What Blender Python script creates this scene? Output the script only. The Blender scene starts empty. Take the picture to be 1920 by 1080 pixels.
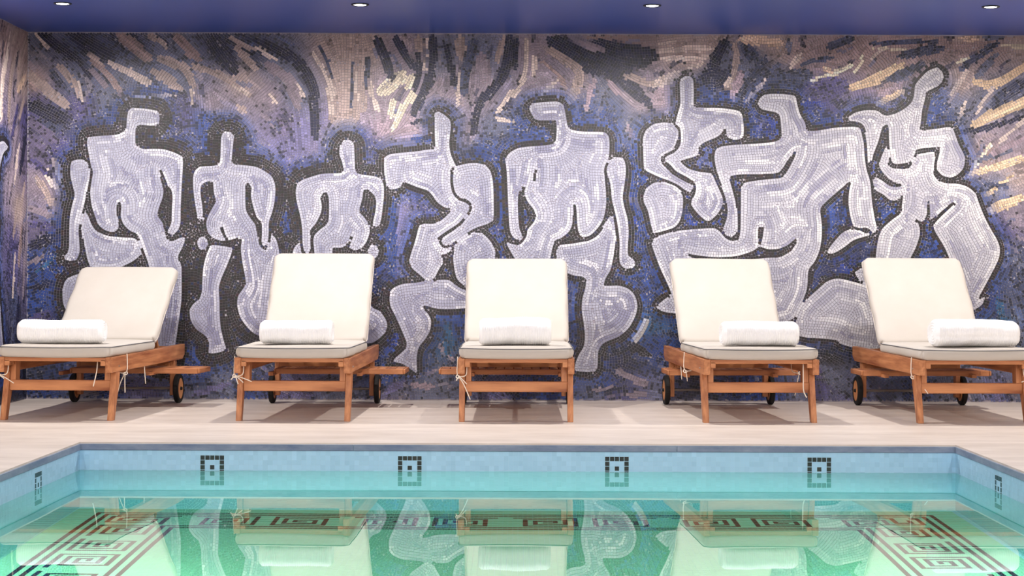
import bpy, bmesh, math, random
import numpy as np
from collections import deque
from mathutils import Vector, Matrix
from mathutils.kdtree import KDTree

random.seed(7)
RNG = np.random.default_rng(11)
SC = bpy.context.scene
COL = SC.collection
PI = math.pi

# ------------------------------------------------------------------ camera
FPX = 3500.0            # focal length in pixels of the 1920 wide frame
CX, CY = 973.0, 515.0   # where the view axis meets the frame
CAMZ = 0.82
ROLL = 0.0035
cd = bpy.data.cameras.new('camera')
cam = bpy.data.objects.new('camera', cd)
COL.objects.link(cam)
cd.sensor_width = 36.0
cd.lens = FPX / 1920.0 * 36.0
cd.shift_x = -(CX - 960.0) / 1920.0
cd.shift_y = -(540.0 - CY) / 1920.0
cd.clip_start = 0.05
cam.location = (0, 0, CAMZ)
cam.rotation_euler = (PI / 2, -ROLL, 0)
SC.camera = cam

# ------------------------------------------------------------------ room sizes
YW = FPX / 288.0        # mural wall
XL, XR = -3.205, 3.45   # side walls
ZC = 2.39               # ceiling
YB = -1.6               # wall behind the viewer
YP = FPX / 386.0        # far edge of the pool
XP0, XP1 = -2.13, 2.125
YP0 = 1.3
ZWAT = -0.136
ZBOT = -1.50

# ------------------------------------------------------------------ world and exposure
w = bpy.data.worlds.new('world')
SC.world = w
w.use_nodes = True
w.node_tree.nodes['Background'].inputs[0].default_value = (0.5, 0.55, 0.7, 1)
w.node_tree.nodes['Background'].inputs[1].default_value = 0.3
SC.view_settings.view_transform = 'Standard'
SC.view_settings.look = 'None'
SC.view_settings.gamma = 1.0
SC.view_settings.use_curve_mapping = False
SC.view_settings.exposure = 0.0
SC.cycles.caustics_reflective = False
SC.cycles.caustics_refractive = False
SC.cycles.max_bounces = 8
SC.cycles.diffuse_bounces = 4
SC.cycles.sample_clamp_indirect = 4.0

LAMP_X = [-2.66, -0.93, 0.77, 2.74]
LAMP_ROWS = [(10.86, 138.0, 0.7), (7.5, 30.0, 0.05), (4.1, 92.0, 0.05), (0.7, 190.0, 0.05)]   # distance, watts, beam edge softness; rows after the first are added, out of view
LAMP_COL = (1.0, 0.95, 0.90)


def add_spot(name, loc, energy, angle, blend, radius, color, direction=(0, 0, -1), parent=None):
    ld = bpy.data.lights.new(name, 'SPOT')
    ld.energy = energy
    ld.spot_size = math.radians(angle)
    ld.spot_blend = blend
    ld.shadow_soft_size = radius
    ld.color = color
    o = bpy.data.objects.new(name, ld)
    COL.objects.link(o)
    o.location = loc
    o.rotation_euler = Vector(direction).to_track_quat('-Z', 'Y').to_euler()
    if parent:
        o.parent = parent
    return o


# ------------------------------------------------------------------ helpers
def lin(c):
    out = []
    for v in c[:3]:
        v = v / 255.0
        out.append(v / 12.92 if v <= 0.04045 else ((v + 0.055) / 1.055) ** 2.4)
    return tuple(out)


def lin_np(a):
    a = np.clip(a / 255.0, 0, 1)
    return np.where(a <= 0.04045, a / 12.92, ((a + 0.055) / 1.055) ** 2.4)


def tag(o, label=None, cat=None, group=None, kind=None):
    if label: o['label'] = label
    if cat: o['category'] = cat
    if group: o['group'] = group
    if kind: o['kind'] = kind
    return o


def empty(name, loc=(0, 0, 0), rz=0.0):
    o = bpy.data.objects.new(name, None)
    COL.objects.link(o)
    o.empty_display_size = 0.1
    o.location = loc
    o.rotation_euler = (0, 0, rz)
    return o


def link_mesh(name, me, mat, parent=None):
    if mat is not None and not me.materials:
        me.materials.append(mat)
    o = bpy.data.objects.new(name, me)
    COL.objects.link(o)
    if parent: o.parent = parent
    return o


def bm_obj(name, bm, mat, parent=None, smooth=False):
    me = bpy.data.meshes.new(name)
    bmesh.ops.recalc_face_normals(bm, faces=bm.faces)
    bm.to_mesh(me)
    bm.free()
    if smooth:
        me.polygons.foreach_set('use_smooth', [True] * len(me.polygons))
    return link_mesh(name, me, mat, parent)


def bm_box(bm, x0, x1, y0, y1, z0, z1, bev=0.0, seg=2):
    m = Matrix.Translation(((x0 + x1) / 2, (y0 + y1) / 2, (z0 + z1) / 2)) @ Matrix.Diagonal((x1 - x0, y1 - y0, z1 - z0, 1))
    r = bmesh.ops.create_cube(bm, size=1.0, matrix=m)
    if bev > 0:
        es = list({e for v in r['verts'] for e in v.link_edges})
        bmesh.ops.bevel(bm, geom=es, offset=bev, segments=seg, profile=0.5, affect='EDGES', clamp_overlap=True)


def box(name, x0, x1, y0, y1, z0, z1, mat, parent=None, bev=0.0, seg=2):
    bm = bmesh.new()
    bm_box(bm, x0, x1, y0, y1, z0, z1, bev, seg)
    return bm_obj(name, bm, mat, parent)


def prism(name, prof, x0, x1, mat, parent=None, bev=0.0):
    """profile of (y, z) points extruded along x"""
    bm = bmesh.new()
    a = [bm.verts.new((x0, y, z)) for y, z in prof]
    b = [bm.verts.new((x1, y, z)) for y, z in prof]
    bm.faces.new(a)
    bm.faces.new(list(reversed(b)))
    n = len(prof)
    for i in range(n):
        bm.faces.new((a[i], b[i], b[(i + 1) % n], a[(i + 1) % n]))
    if bev > 0:
        bmesh.ops.recalc_face_normals(bm, faces=bm.faces)
        bmesh.ops.bevel(bm, geom=list(bm.edges), offset=bev, segments=2, profile=0.5, affect='EDGES', clamp_overlap=True)
    return bm_obj(name, bm, mat, parent)


def tube_mesh(name, pts, r, mat, parent=None, closed=False, nseg=6):
    pts = [Vector(p) for p in pts]
    n = len(pts)
    bm = bmesh.new()
    rings = []
    up0 = Vector((0.13, 0.21, 0.97))
    for i in range(n):
        if closed:
            t = pts[(i + 1) % n] - pts[i - 1]
        else:
            t = pts[min(i + 1, n - 1)] - pts[max(i - 1, 0)]
        t.normalize()
        s = t.cross(up0)
        if s.length < 1e-3: s = t.cross(Vector((1, 0, 0)))
        s.normalize()
        q = s.cross(t)
        rings.append([bm.verts.new(pts[i] + s * (r * math.cos(2 * PI * k / nseg)) + q * (r * math.sin(2 * PI * k / nseg))) for k in range(nseg)])
    for i in range(n if closed else n - 1):
        A, B = rings[i], rings[(i + 1) % n]
        for k in range(nseg):
            bm.faces.new((A[k], A[(k + 1) % nseg], B[(k + 1) % nseg], B[k]))
    if not closed:
        bm.faces.new(rings[0]); bm.faces.new(list(reversed(rings[-1])))
    return bm_obj(name, bm, mat, parent, smooth=True)


def catmull(pts, k=6, closed=False):
    pts = [Vector(p) for p in pts]
    n = len(pts)
    out = []
    rng = range(n) if closed else range(n - 1)
    for i in rng:
        if closed:
            p0, p1, p2, p3 = pts[i - 1], pts[i], pts[(i + 1) % n], pts[(i + 2) % n]
        else:
            p0, p1, p2, p3 = pts[max(i - 1, 0)], pts[i], pts[i + 1], pts[min(i + 2, n - 1)]
        for j in range(k):
            t = j / k
            out.append(0.5 * ((2 * p1) + (p2 - p0) * t + (2 * p0 - 5 * p1 + 4 * p2 - p3) * t * t + (3 * p1 - p0 - 3 * p2 + p3) * t ** 3))
    if not closed: out.append(pts[-1])
    return out


def copy_tree(o, parent=None):
    c = o.copy()
    COL.objects.link(c)
    c.parent = parent
    for ch in list(o.children):
        copy_tree(ch, c)
    return c


# ------------------------------------------------------------------ materials
def new_mat(name, color, rough=0.5, spec=0.5, metal=0.0):
    m = bpy.data.materials.new(name)
    m.use_nodes = True
    b = m.node_tree.nodes['Principled BSDF']
    b.inputs['Base Color'].default_value = (*color, 1)
    b.inputs['Roughness'].default_value = rough
    b.inputs['Specular IOR Level'].default_value = spec
    b.inputs['Metallic'].default_value = metal
    return m


def N(m, t, **kw):
    n = m.node_tree.nodes.new(t)
    for k, v in kw.items(): setattr(n, k, v)
    return n


def L(m, a, b):
    m.node_tree.links.new(a, b)


def noisy(m, c0, c1, scale=(1, 1, 1), nscale=4.0, detail=6.0, rough=0.6, bump=0.0, lo=0.3, hi=0.7, bscale=None, dist=0.01):
    b = m.node_tree.nodes['Principled BSDF']
    tc = N(m, 'ShaderNodeTexCoord')
    mp = N(m, 'ShaderNodeMapping')
    mp.inputs['Scale'].default_value = scale
    L(m, tc.outputs['Object'], mp.inputs['Vector'])
    no = N(m, 'ShaderNodeTexNoise')
    no.inputs['Scale'].default_value = nscale
    no.inputs['Detail'].default_value = detail
    no.inputs['Roughness'].default_value = rough
    L(m, mp.outputs[0], no.inputs['Vector'])
    cr = N(m, 'ShaderNodeValToRGB')
    cr.color_ramp.elements[0].position = lo
    cr.color_ramp.elements[1].position = hi
    cr.color_ramp.elements[0].color = (*c0, 1)
    cr.color_ramp.elements[1].color = (*c1, 1)
    L(m, no.outputs[0], cr.inputs[0])
    L(m, cr.outputs[0], b.inputs['Base Color'])
    if bump > 0:
        n2 = N(m, 'ShaderNodeTexNoise')
        n2.inputs['Scale'].default_value = bscale or nscale * 4
        n2.inputs['Detail'].default_value = 3
        L(m, mp.outputs[0], n2.inputs['Vector'])
        bp = N(m, 'ShaderNodeBump')
        bp.inputs['Strength'].default_value = bump
        bp.inputs['Distance'].default_value = dist
        L(m, n2.outputs[0], bp.inputs['Height'])
        L(m, bp.outputs[0], b.inputs['Normal'])
    return m


def wood_mat(name, c0, c1, axis):
    sc = [34, 34, 34]
    sc[axis] = 2.2
    m = new_mat(name, c0, 0.42, 0.35)
    noisy(m, lin(c0), lin(c1), scale=tuple(sc), nscale=1.0, detail=5, lo=0.3, hi=0.7, bump=0.12, bscale=3.0, dist=0.004)
    return m


WOOD_A, WOOD_B = (134, 74, 42), (204, 140, 94)
M_WX = wood_mat('teak_grain_across', WOOD_A, WOOD_B, 0)
M_WY = wood_mat('teak_grain_along', WOOD_A, WOOD_B, 1)
M_WZ = wood_mat('teak_grain_upright', WOOD_A, WOOD_B, 2)
M_HUB = wood_mat('wheel_wood', (190, 120, 70), (222, 160, 105), 2)
M_RUB = new_mat('tyre_rubber', lin((22, 20, 20)), 0.7, 0.3)
M_STEEL = new_mat('steel', lin((150, 145, 140)), 0.35, 0.5, 1.0)
M_CUSH = noisy(new_mat('cushion_canvas', lin((238, 232, 224)), 0.9, 0.15), lin((184, 176, 167)), lin((192, 185, 177)), nscale=3.0, bump=0.1, bscale=420, dist=0.002)
M_PIPE = new_mat('grey_piping', lin((92, 92, 96)), 0.8, 0.2)
M_PIPEC = new_mat('cream_piping', lin((200, 190, 182)), 0.85, 0.2)
M_CORD = new_mat('cream_cord', lin((236, 224, 208)), 0.85, 0.2)
M_TOWEL = noisy(new_mat('towel_terry', lin((246, 246, 246)), 0.95, 0.1), lin((242, 242, 243)), lin((250, 250, 250)), nscale=9.0, bump=0.5, bscale=260, dist=0.004)
M_STONE = noisy(new_mat('deck_stone', lin((222, 208, 196)), 0.45, 0.4), lin((198, 184, 172)), lin((224, 212, 201)), scale=(0.9, 2.6, 1), nscale=2.2, detail=9, rough=0.65, lo=0.32, hi=0.68, bump=0.06, bscale=30, dist=0.003)
M_COPE = noisy(new_mat('coping_stone', lin((120, 124, 136)), 0.4, 0.4), lin((88, 104, 136)), lin((146, 158, 176)), scale=(1, 1, 3), nscale=3.5, detail=9, rough=0.7, lo=0.3, hi=0.7, bump=0.08, bscale=25, dist=0.003)
M_CEIL = new_mat('ceiling_blue_paint', lin((58, 78, 152)), 0.35, 0.4)
M_WALL = noisy(new_mat('pale_plaster', lin((222, 216, 210)), 0.8, 0.2), lin((226, 220, 214)), lin((234, 228, 222)), nscale=2.0)
M_GROUT = noisy(new_mat('mosaic_grout', lin((166, 160, 170)), 0.85, 0.2), lin((156, 150, 162)), lin((176, 170, 178)), nscale=6.0)
M_PGROUT = new_mat('pool_grout', lin((150, 178, 184)), 0.8, 0.2)
M_BLACK = new_mat('black_trim', lin((24, 24, 30)), 0.5, 0.4)
M_MARK = new_mat('black_glass_tile', lin((12, 16, 26)), 0.2, 0.5)


def attr_mat(name, rough, spec):
    m = new_mat(name, (0.5, 0.5, 0.5), rough, spec)
    a = N(m, 'ShaderNodeAttribute', attribute_name='tile_colour')
    L(m, a.outputs['Color'], m.node_tree.nodes['Principled BSDF'].inputs['Base Color'])
    return m


M_TILE = attr_mat('mosaic_tile', 0.42, 0.35)
M_PTILE = attr_mat('pool_tile', 0.22, 0.5)

M_LENS = bpy.data.materials.new('lamp_lens')
M_LENS.use_nodes = True
_nt = M_LENS.node_tree
_nt.nodes.remove(_nt.nodes['Principled BSDF'])
_e = _nt.nodes.new('ShaderNodeEmission')
_e.inputs[0].default_value = (1, 0.95, 0.88, 1)
_e.inputs[1].default_value = 14.0
_nt.links.new(_e.outputs[0], _nt.nodes['Material Output'].inputs[0])

M_WATER = bpy.data.materials.new('pool_water')
M_WATER.use_nodes = True
_b = M_WATER.node_tree.nodes['Principled BSDF']
_b.inputs['Base Color'].default_value = (0.26, 0.88, 0.62, 1)
_b.inputs['Roughness'].default_value = 0.0
_b.inputs['IOR'].default_value = 1.333
_b.inputs['Transmission Weight'].default_value = 1.0
_n = N(M_WATER, 'ShaderNodeTexNoise')
_n.inputs['Scale'].default_value = 1.1
_n.inputs['Detail'].default_value = 1.0
_tc = N(M_WATER, 'ShaderNodeTexCoord')
L(M_WATER, _tc.outputs['Object'], _n.inputs['Vector'])
_bp = N(M_WATER, 'ShaderNodeBump')
_bp.inputs['Strength'].default_value = 0.05
_bp.inputs['Distance'].default_value = 0.02
L(M_WATER, _n.outputs[0], _bp.inputs['Height'])
L(M_WATER, _bp.outputs[0], _b.inputs['Normal'])


def tiles_mesh(name, centers, ax, ay, nrm, hx, hy, thick, cols, mat, parent, tilt=0.0):
    """many flat tiles in one mesh: centres (n,3) on the bed, in-plane unit axes (n,3), half sizes (n,), colours (n,3)"""
    n = len(centers)
    ax = ax * hx[:, None]
    ay = ay * hy[:, None]
    nr = np.broadcast_to(np.asarray(nrm, dtype=np.float64), (n, 3))
    sg = [(-1, -1), (1, -1), (1, 1), (-1, 1)]
    V = np.empty((n, 8, 3))
    tx = RNG.normal(0, 1, n) * tilt
    ty = RNG.normal(0, 1, n) * tilt
    th = thick * (1 + RNG.normal(0, 0.06, n))
    for k, (a, b) in enumerate(sg):
        base = centers + ax * a + ay * b
        V[:, k] = base
        h = th + tx * a * hx + ty * b * hy
        V[:, 4 + k] = base + nr * h[:, None]
    idx = np.arange(n)[:, None] * 8
    quads = np.array([[4, 5, 6, 7], [0, 1, 5, 4], [1, 2, 6, 5], [2, 3, 7, 6], [3, 0, 4, 7]])
    F = (idx[:, :, None] + quads[None]).reshape(-1, 4)
    me = bpy.data.meshes.new(name)
    me.vertices.add(n * 8)
    me.vertices.foreach_set('co', V.reshape(-1).astype(np.float32))
    me.loops.add(len(F) * 4)
    me.loops.foreach_set('vertex_index', F.reshape(-1).astype(np.int32))
    me.polygons.add(len(F))
    me.polygons.foreach_set('loop_start', (np.arange(len(F)) * 4).astype(np.int32))
    me.polygons.foreach_set('use_smooth', np.zeros(len(F), dtype=bool))
    at = me.attributes.new('tile_colour', 'FLOAT_COLOR', 'POINT')
    c4 = np.ones((n, 8, 4), dtype=np.float32)
    c4[:, :, :3] = cols[:, None, :]
    at.data.foreach_set('color', c4.reshape(-1))
    me.update(calc_edges=True)
    me.validate()
    return link_mesh(name, me, mat, parent)


# ------------------------------------------------------------------ room shell
def struct(o, label):
    return tag(o, label=label, kind='structure')


floor_bm = bmesh.new()
for (a, b, c, d) in ((XL - .1, XP0, YB, YW + .1), (XP1, XR + .1, YB, YW + .1), (XP0, XP1, YP, YW + .1), (XP0, XP1, YB, YP0)):
    bm_box(floor_bm, a, b, c, d, -0.008, 0.0)
floor = struct(bm_obj('floor', floor_bm, M_STONE), 'beige stone pool deck under the wooden loungers')

wall_back = struct(box('wall_back', XL - .1, XR + .1, YW, YW + .12, -0.05, ZC + .1, M_GROUT), 'long wall covered in a blue and grey figure mosaic')
wall_left = struct(box('wall_left', XL - .12, XL, YB, YW + .12, -0.05, ZC + .1, M_WALL), 'left side wall with mosaic near the corner')
wall_right = struct(box('wall_right', XR, XR + .12, YB, YW + .12, -0.05, ZC + .1, M_WALL), 'plain pale plaster wall on the right side')
wall_front = struct(box('wall_front', XL - .12, XR + .12, YB - .12, YB, -0.05, ZC + .1, M_WALL), 'plain pale plaster wall facing the mosaic')
ceiling = struct(box('ceiling', XL - .12, XR + .12, YB - .12, YW + .12, ZC, ZC + .1, M_CEIL), 'smooth blue painted ceiling')

# ------------------------------------------------------------------ mosaic mural
S = 288.0            # mural drawing units per metre
TW = 5.15            # tile pitch in drawing units


def T(p):
    du, dv = p[0] - CX, p[1] - CY
    return (CX + du + ROLL * dv, CY + dv - ROLL * du)


FIG = {}
FIG[1] = [
 [(236,252),(239,212),(244,204),(250,202),(275,204),(292,207),(299,212),(300,225),(296,235),(282,236),(265,234),(257,236),(254,245),(254,270),(255,274),(270,280),(280,279),(305,279),(325,285),(340,292),(344,302),(342,332),(340,370),(339,395),(339,420),(334,432),(325,440),(317,439),(314,434),(320,422),(322,415),(322,395),(324,370),(322,356),(316,350),(309,332),(301,314),(300,317),(301,335),(306,350),(307,362),(304,375),(299,387),(295,402),(296,406),(305,417),(309,432),(311,445),(316,452),(325,452),(337,446),(346,444),(347,450),(342,465),(335,477),(334,485),(340,495),(341,504),(341,560),(338,585),(330,640),(322,690),(290,690),(284,640),(286,560),(281,504),(277,490),(267,462),(261,445),(259,439),(242,432),(231,420),(226,405),(228,387),(226,379),(222,379),(219,387),(220,405),(223,417),(222,430),(212,436),(197,432),(184,422),(179,407),(172,387),(169,362),(171,345),(175,322),(172,317),(164,275),(163,265),(166,256)],
 [(135,302),(145,299),(157,299),(166,306),(170,320),(169,337),(164,355),(160,375),(156,392),(151,410),(147,430),(149,455),(150,472),(145,486),(132,490),(121,487),(120,481),(129,472),(130,455),(130,430),(131,405),(136,382),(141,365),(137,350),(132,330),(132,312)],
 [(160,396),(166,405),(172,422),(182,435),(200,441),(225,445),(257,446),(265,460),(265,477),(250,490),(225,502),(200,506),(170,502),(164,487),(160,467),(154,440),(150,417),(152,405)],
 [(117,545),(122,525),(140,515),(170,510),(185,560),(165,600),(128,590),(118,570)],
]
FIG[2] = [
 [(414,270),(415,252),(422,247),(432,247),(439,255),(437,275),(434,307),(450,309),(480,312),(495,320),(510,330),(516,345),(517,357),(515,380),(510,400),(504,415),(504,445),(501,457),(495,462),(490,457),(491,440),(491,417),(485,412),(480,405),(474,385),(470,367),(472,352),(465,341),(461,342),(460,370),(461,395),(470,410),(480,422),(484,445),(487,462),(500,470),(505,450),(511,440),(518,448),(523,465),(524,480),(515,530),(507,600),(492,632),(475,625),(462,612),(450,595),(444,572),(446,555),(457,540),(461,533),(460,520),(454,490),(451,465),(454,450),(450,445),(432,450),(425,451),(415,452),(400,447),(390,437),(386,420),(390,405),(400,387),(406,377),(401,362),(400,345),(399,339),(386,341),(377,347),(376,362),(379,382),(381,400),(382,409),(375,412),(372,415),(369,400),(365,377),(362,352),(362,330),(366,319),(375,312),(400,311),(413,308)],
 [(395,459),(410,460),(436,464),(434,477),(425,500),(415,522),(410,540),(412,565),(412,590),(414,615),(420,640),(425,655),(415,660),(400,663),(390,662),(392,650),(392,637),(382,627),(367,617),(357,600),(355,582),(362,570),(375,560),(379,545),(379,532),(381,500),(387,477)],
 [(380+10*math.cos(a*PI/6), 456+13*math.sin(a*PI/6)) for a in range(12)],
]
FIG[3] = [
 [(640,269),(644,264),(652,262),(661,265),(664,270),(665,295),(666,326),(702,330),(715,335),(720,347),(720,370),(717,395),(714,417),(707,426),(701,426),(699,417),(704,397),(706,377),(702,366),(692,357),(681,355),(680,370),(676,385),(672,397),(682,406),(692,420),(694,435),(687,455),(677,467),(665,470),(657,467),(652,460),(640,465),(622,464),(624,477),(626,520),(600,530),(592,500),(590,477),(587,450),(590,440),(600,430),(615,420),(617,405),(617,382),(616,367),(611,360),(605,364),(601,370),(604,387),(602,400),(592,420),(582,430),(582,455),(582,475),(576,477),(570,472),(567,455),(567,435),(565,415),(561,397),(556,377),(554,360),(557,345),(567,337),(585,331),(605,325),(644,325),(644,315),(641,302),(636,290),(637,275)],
 [(690,560),(697,577),(712,582),(726,602),(726,620),(710,636),(695,645),(660,640),(660,560)],
 [(548,478),(552,462),(562,455),(566,470),(567,490),(550,495)],
 [(700+10*math.cos(a*PI/6), 472+13*math.sin(a*PI/6)) for a in range(12)],
]
FIG[4] = [
 [(815,212),(821,209),(832,214),(844,225),(846,237),(844,252),(842,270),(845,290),(852,305),(855,314),(847,315),(845,320),(844,340),(847,360),(857,375),(872,379),(880,385),(880,394),(870,407),(860,419),(840,432),(821,445),(820,448),(827,462),(837,467),(846,461),(849,465),(840,475),(830,478),(825,475),(830,482),(831,492),(822,507),(815,522),(805,527),(797,525),(787,515),(771,502),(767,490),(770,477),(779,450),(785,425),(790,419),(815,420),(830,412),(850,392),(835,390),(820,380),(810,365),(802,357),(785,352),(767,345),(757,340),(755,320),(756,345),(750,352),(735,356),(726,350),(721,332),(720,307),(721,295),(730,289),(755,286),(780,284),(805,280),(816,280),(816,270),(815,250)],
 [(849,320),(855,312),(872,307),(892,305),(910,309),(921,322),(925,345),(926,382),(926,412),(915,420),(892,427),(870,440),(850,455),(836,463),(830,459),(826,451),(835,442),(855,430),(866,417),(872,407),(887,392),(882,382),(870,375),(857,367),(850,352),(847,335)],
 [(852,457),(867,442),(885,435),(905,437),(920,452),(930,472),(927,490),(900,500),(887,530),(872,537),(857,525),(852,507),(849,482)],
 [(732,545),(740,538),(755,532),(780,530),(817,525),(842,524),(855,535),(880,547),(900,560),(890,577),(842,580),(817,579),(795,572),(791,577),(802,587),(809,600),(807,620),(797,637),(785,650),(781,670),(782,695),(780,699),(767,690),(755,682),(740,679),(737,675),(752,662),(765,650),(760,635),(750,612),(740,590),(732,575),(730,560)],
]
FIG[5] = [
 [(992,200),(997,194),(1022,191),(1047,190),(1057,197),(1061,217),(1065,242),(1090,247),(1135,247),(1142,257),(1143,270),(1142,295),(1132,315),(1134,335),(1136,357),(1137,382),(1132,410),(1122,427),(1107,442),(1095,445),(1085,440),(1082,420),(1081,395),(1079,382),(1075,382),(1075,400),(1074,420),(1067,435),(1052,447),(1041,450),(1035,467),(1032,485),(1020,510),(985,510),(965,485),(947,453),(960,458),(975,460),(987,445),(989,430),(1001,417),(1005,407),(1001,392),(990,380),(982,362),(986,350),(992,327),(993,314),(991,335),(982,355),(972,360),(971,382),(972,410),(974,430),(980,442),(979,450),(972,452),(962,445),(955,432),(952,370),(950,320),(947,300),(952,290),(960,283),(975,276),(1030,272),(1042,268),(1044,240),(1042,224),(1030,226),(1005,226),(995,212)],
 [(1140,302),(1150,295),(1165,295),(1172,302),(1174,320),(1171,345),(1167,370),(1171,390),(1177,410),(1179,435),(1177,462),(1177,479),(1187,485),(1193,495),(1185,504),(1172,504),(1162,495),(1161,480),(1162,455),(1159,427),(1154,402),(1147,375),(1145,350),(1140,332),(1136,317)],
 [(1041,460),(1072,457),(1100,452),(1120,443),(1131,426),(1138,411),(1146,404),(1153,411),(1156,430),(1155,455),(1150,482),(1145,507),(1135,522),(1131,536),(1140,536),(1160,535),(1177,540),(1190,552),(1196,572),(1192,592),(1180,615),(1160,632),(1132,642),(1121,657),(1121,680),(1119,695),(1110,698),(1077,696),(1079,680),(1085,665),(1095,650),(1097,632),(1095,610),(1090,580),(1092,558),(1098,540),(1099,520),(1070,516),(1045,500)],
]
FIG[6] = [
 [(1274,150),(1282,144),(1292,142),(1300,147),(1301,175),(1300,200),(1315,202),(1350,202),(1385,207),(1392,215),(1395,240),(1394,257),(1385,262),(1370,262),(1362,255),(1361,232),(1357,247),(1345,257),(1320,267),(1311,274),(1310,285),(1307,292),(1292,297),(1276,300),(1282,310),(1292,317),(1310,322),(1327,324),(1335,325),(1342,342),(1355,370),(1356,382),(1347,400),(1332,414),(1325,415),(1312,405),(1297,387),(1296,377),(1302,367),(1305,357),(1305,345),(1290,333),(1276,326),(1266,320),(1257,309),(1244,300),(1250,292),(1262,288),(1272,279),(1277,268),(1276,240),(1266,232),(1270,215),(1276,195),(1275,175)],
 [(1206,270),(1205,260),(1210,245),(1225,232),(1247,229),(1262,232),(1270,242),(1273,252),(1269,267),(1266,275),(1259,284),(1242,291),(1238,302),(1250,316),(1263,328),(1282,338),(1300,347),(1302,350),(1295,360),(1287,359),(1272,347),(1255,339),(1235,332),(1212,321),(1207,315),(1206,285)],
 [(1225,343),(1242,340),(1260,344),(1275,354),(1281,370),(1280,395),(1275,415),(1265,427),(1235,436),(1225,437),(1221,425),(1215,395),(1207,380),(1206,367),(1212,352)],
]
FIG[7] = [
 [(1420,192),(1427,181),(1440,176),(1465,176),(1492,179),(1495,197),(1500,215),(1510,230),(1512,247),(1540,244),(1565,239),(1612,237),(1616,252),(1620,270),(1621,295),(1625,320),(1632,340),(1635,380),(1640,410),(1645,430),(1637,437),(1627,427),(1612,428),(1600,425),(1594,407),(1590,380),(1592,357),(1596,338),(1575,355),(1552,375),(1537,390),(1541,420),(1541,445),(1537,470),(1527,492),(1515,505),(1514,540),(1505,565),(1495,580),(1488,600),(1440,610),(1330,610),(1265,570),(1255,540),(1237,502),(1224,466),(1222,458),(1226,447),(1242,440),(1272,432),(1310,429),(1340,427),(1350,434),(1360,447),(1374,453),(1388,447),(1389,382),(1389,352),(1396,342),(1422,338),(1440,336),(1467,334),(1477,320),(1490,295),(1494,281),(1480,297),(1465,320),(1455,326),(1440,327),(1385,327),(1366,331),(1372,352),(1380,382),(1383,407),(1384,430),(1380,440),(1370,445),(1358,440),(1355,430),(1362,412),(1365,395),(1360,370),(1350,340),(1342,315),(1339,295),(1341,282),(1350,275),(1370,272),(1440,268),(1460,264),(1466,255),(1465,245),(1462,212),(1435,207),(1425,204)],
 [(1600,427),(1580,435),(1562,455),(1550,472),(1557,477),(1570,472),(1585,462),(1600,450),(1620,444),(1632,441),(1618,436)],
 [(1490,632),(1492,590),(1505,567),(1535,541),(1550,527),(1570,521),(1600,528),(1640,540),(1660,600),(1650,660),(1600,652),(1575,645),(1565,636)],
 [(1600,512),(1615,502),(1640,505),(1640,545),(1618,532)],
 [(1229,575),(1247,560),(1262,550),(1275,589),(1242,585)],
]
FIG[8] = [
 [(1715,160),(1725,147),(1740,132),(1757,126),(1767,135),(1770,147),(1762,160),(1747,167),(1737,172),(1734,187),(1729,205),(1727,225),(1724,245),(1752,242),(1785,237),(1790,250),(1797,270),(1805,285),(1810,297),(1807,315),(1797,327),(1782,334),(1767,330),(1757,320),(1756,307),(1762,285),(1765,275),(1719,279),(1716,287),(1707,305),(1672,309),(1669,285),(1667,272),(1666,235),(1657,232),(1652,245),(1647,265),(1637,290),(1635,302),(1626,302),(1626,285),(1622,240),(1612,230),(1592,227),(1590,221),(1602,211),(1625,206),(1645,207),(1657,217),(1675,215),(1695,205),(1710,192),(1714,177)],
 [(1717,290),(1735,286),(1752,283),(1754,295),(1749,322),(1755,336),(1772,344),(1795,344),(1815,350),(1829,362),(1835,380),(1845,405),(1855,425),(1870,450),(1875,465),(1874,482),(1865,502),(1850,530),(1842,545),(1832,562),(1848,557),(1842,572),(1820,585),(1800,540),(1780,485),(1770,462),(1750,430),(1751,420),(1765,405),(1790,382),(1787,380),(1765,395),(1750,410),(1744,409),(1743,380),(1739,380),(1737,410),(1727,417),(1717,410),(1707,404),(1716,412),(1724,422),(1725,440),(1717,465),(1705,487),(1690,520),(1650,520),(1641,487),(1644,460),(1650,432),(1672,412),(1690,400),(1691,382),(1694,365),(1680,377),(1667,375),(1657,365),(1637,355),(1635,342),(1640,332),(1652,337),(1670,351),(1690,350),(1690,345),(1672,342),(1660,330),(1647,312),(1652,295),(1660,277),(1666,279),(1668,295),(1663,308),(1676,317),(1707,316),(1710,302)],
]
CUT = [
 [(1286,474),(1300,478),(1340,483),(1380,481),(1410,472),(1424,462),(1440,468),(1460,467),(1477,460),(1495,444),(1491,460),(1482,472),(1462,483),(1440,483),(1380,489),(1300,486)],
 [(1423,426),(1432,426),(1430,445),(1425,462),(1421,455)],
 [(1001,322),(1005,311),(1005,340),(1000,340)],
 [(414,420),(417,421),(424,445),(428,451),(423,451),(417,438)],
 [(661,438),(664,440),(657,458),(650,467),(646,466),(656,454)],
]

C = dict(navy=(32,34,62), blue=(42,66,132), vivid=(40,56,146), slate=(98,102,126), slated=(66,72,100), mauve=(140,126,138), mauved=(104,94,124),
         tan=(164,145,140), light=(204,186,178), cream=(212,200,178), pink=(158,138,150), brown=(146,124,122), purple=(82,76,124), yellow=(212,184,152),
         peach=(204,176,156), teal=(42,88,128), black=(26,24,27), lilac=(110,106,148))

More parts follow.
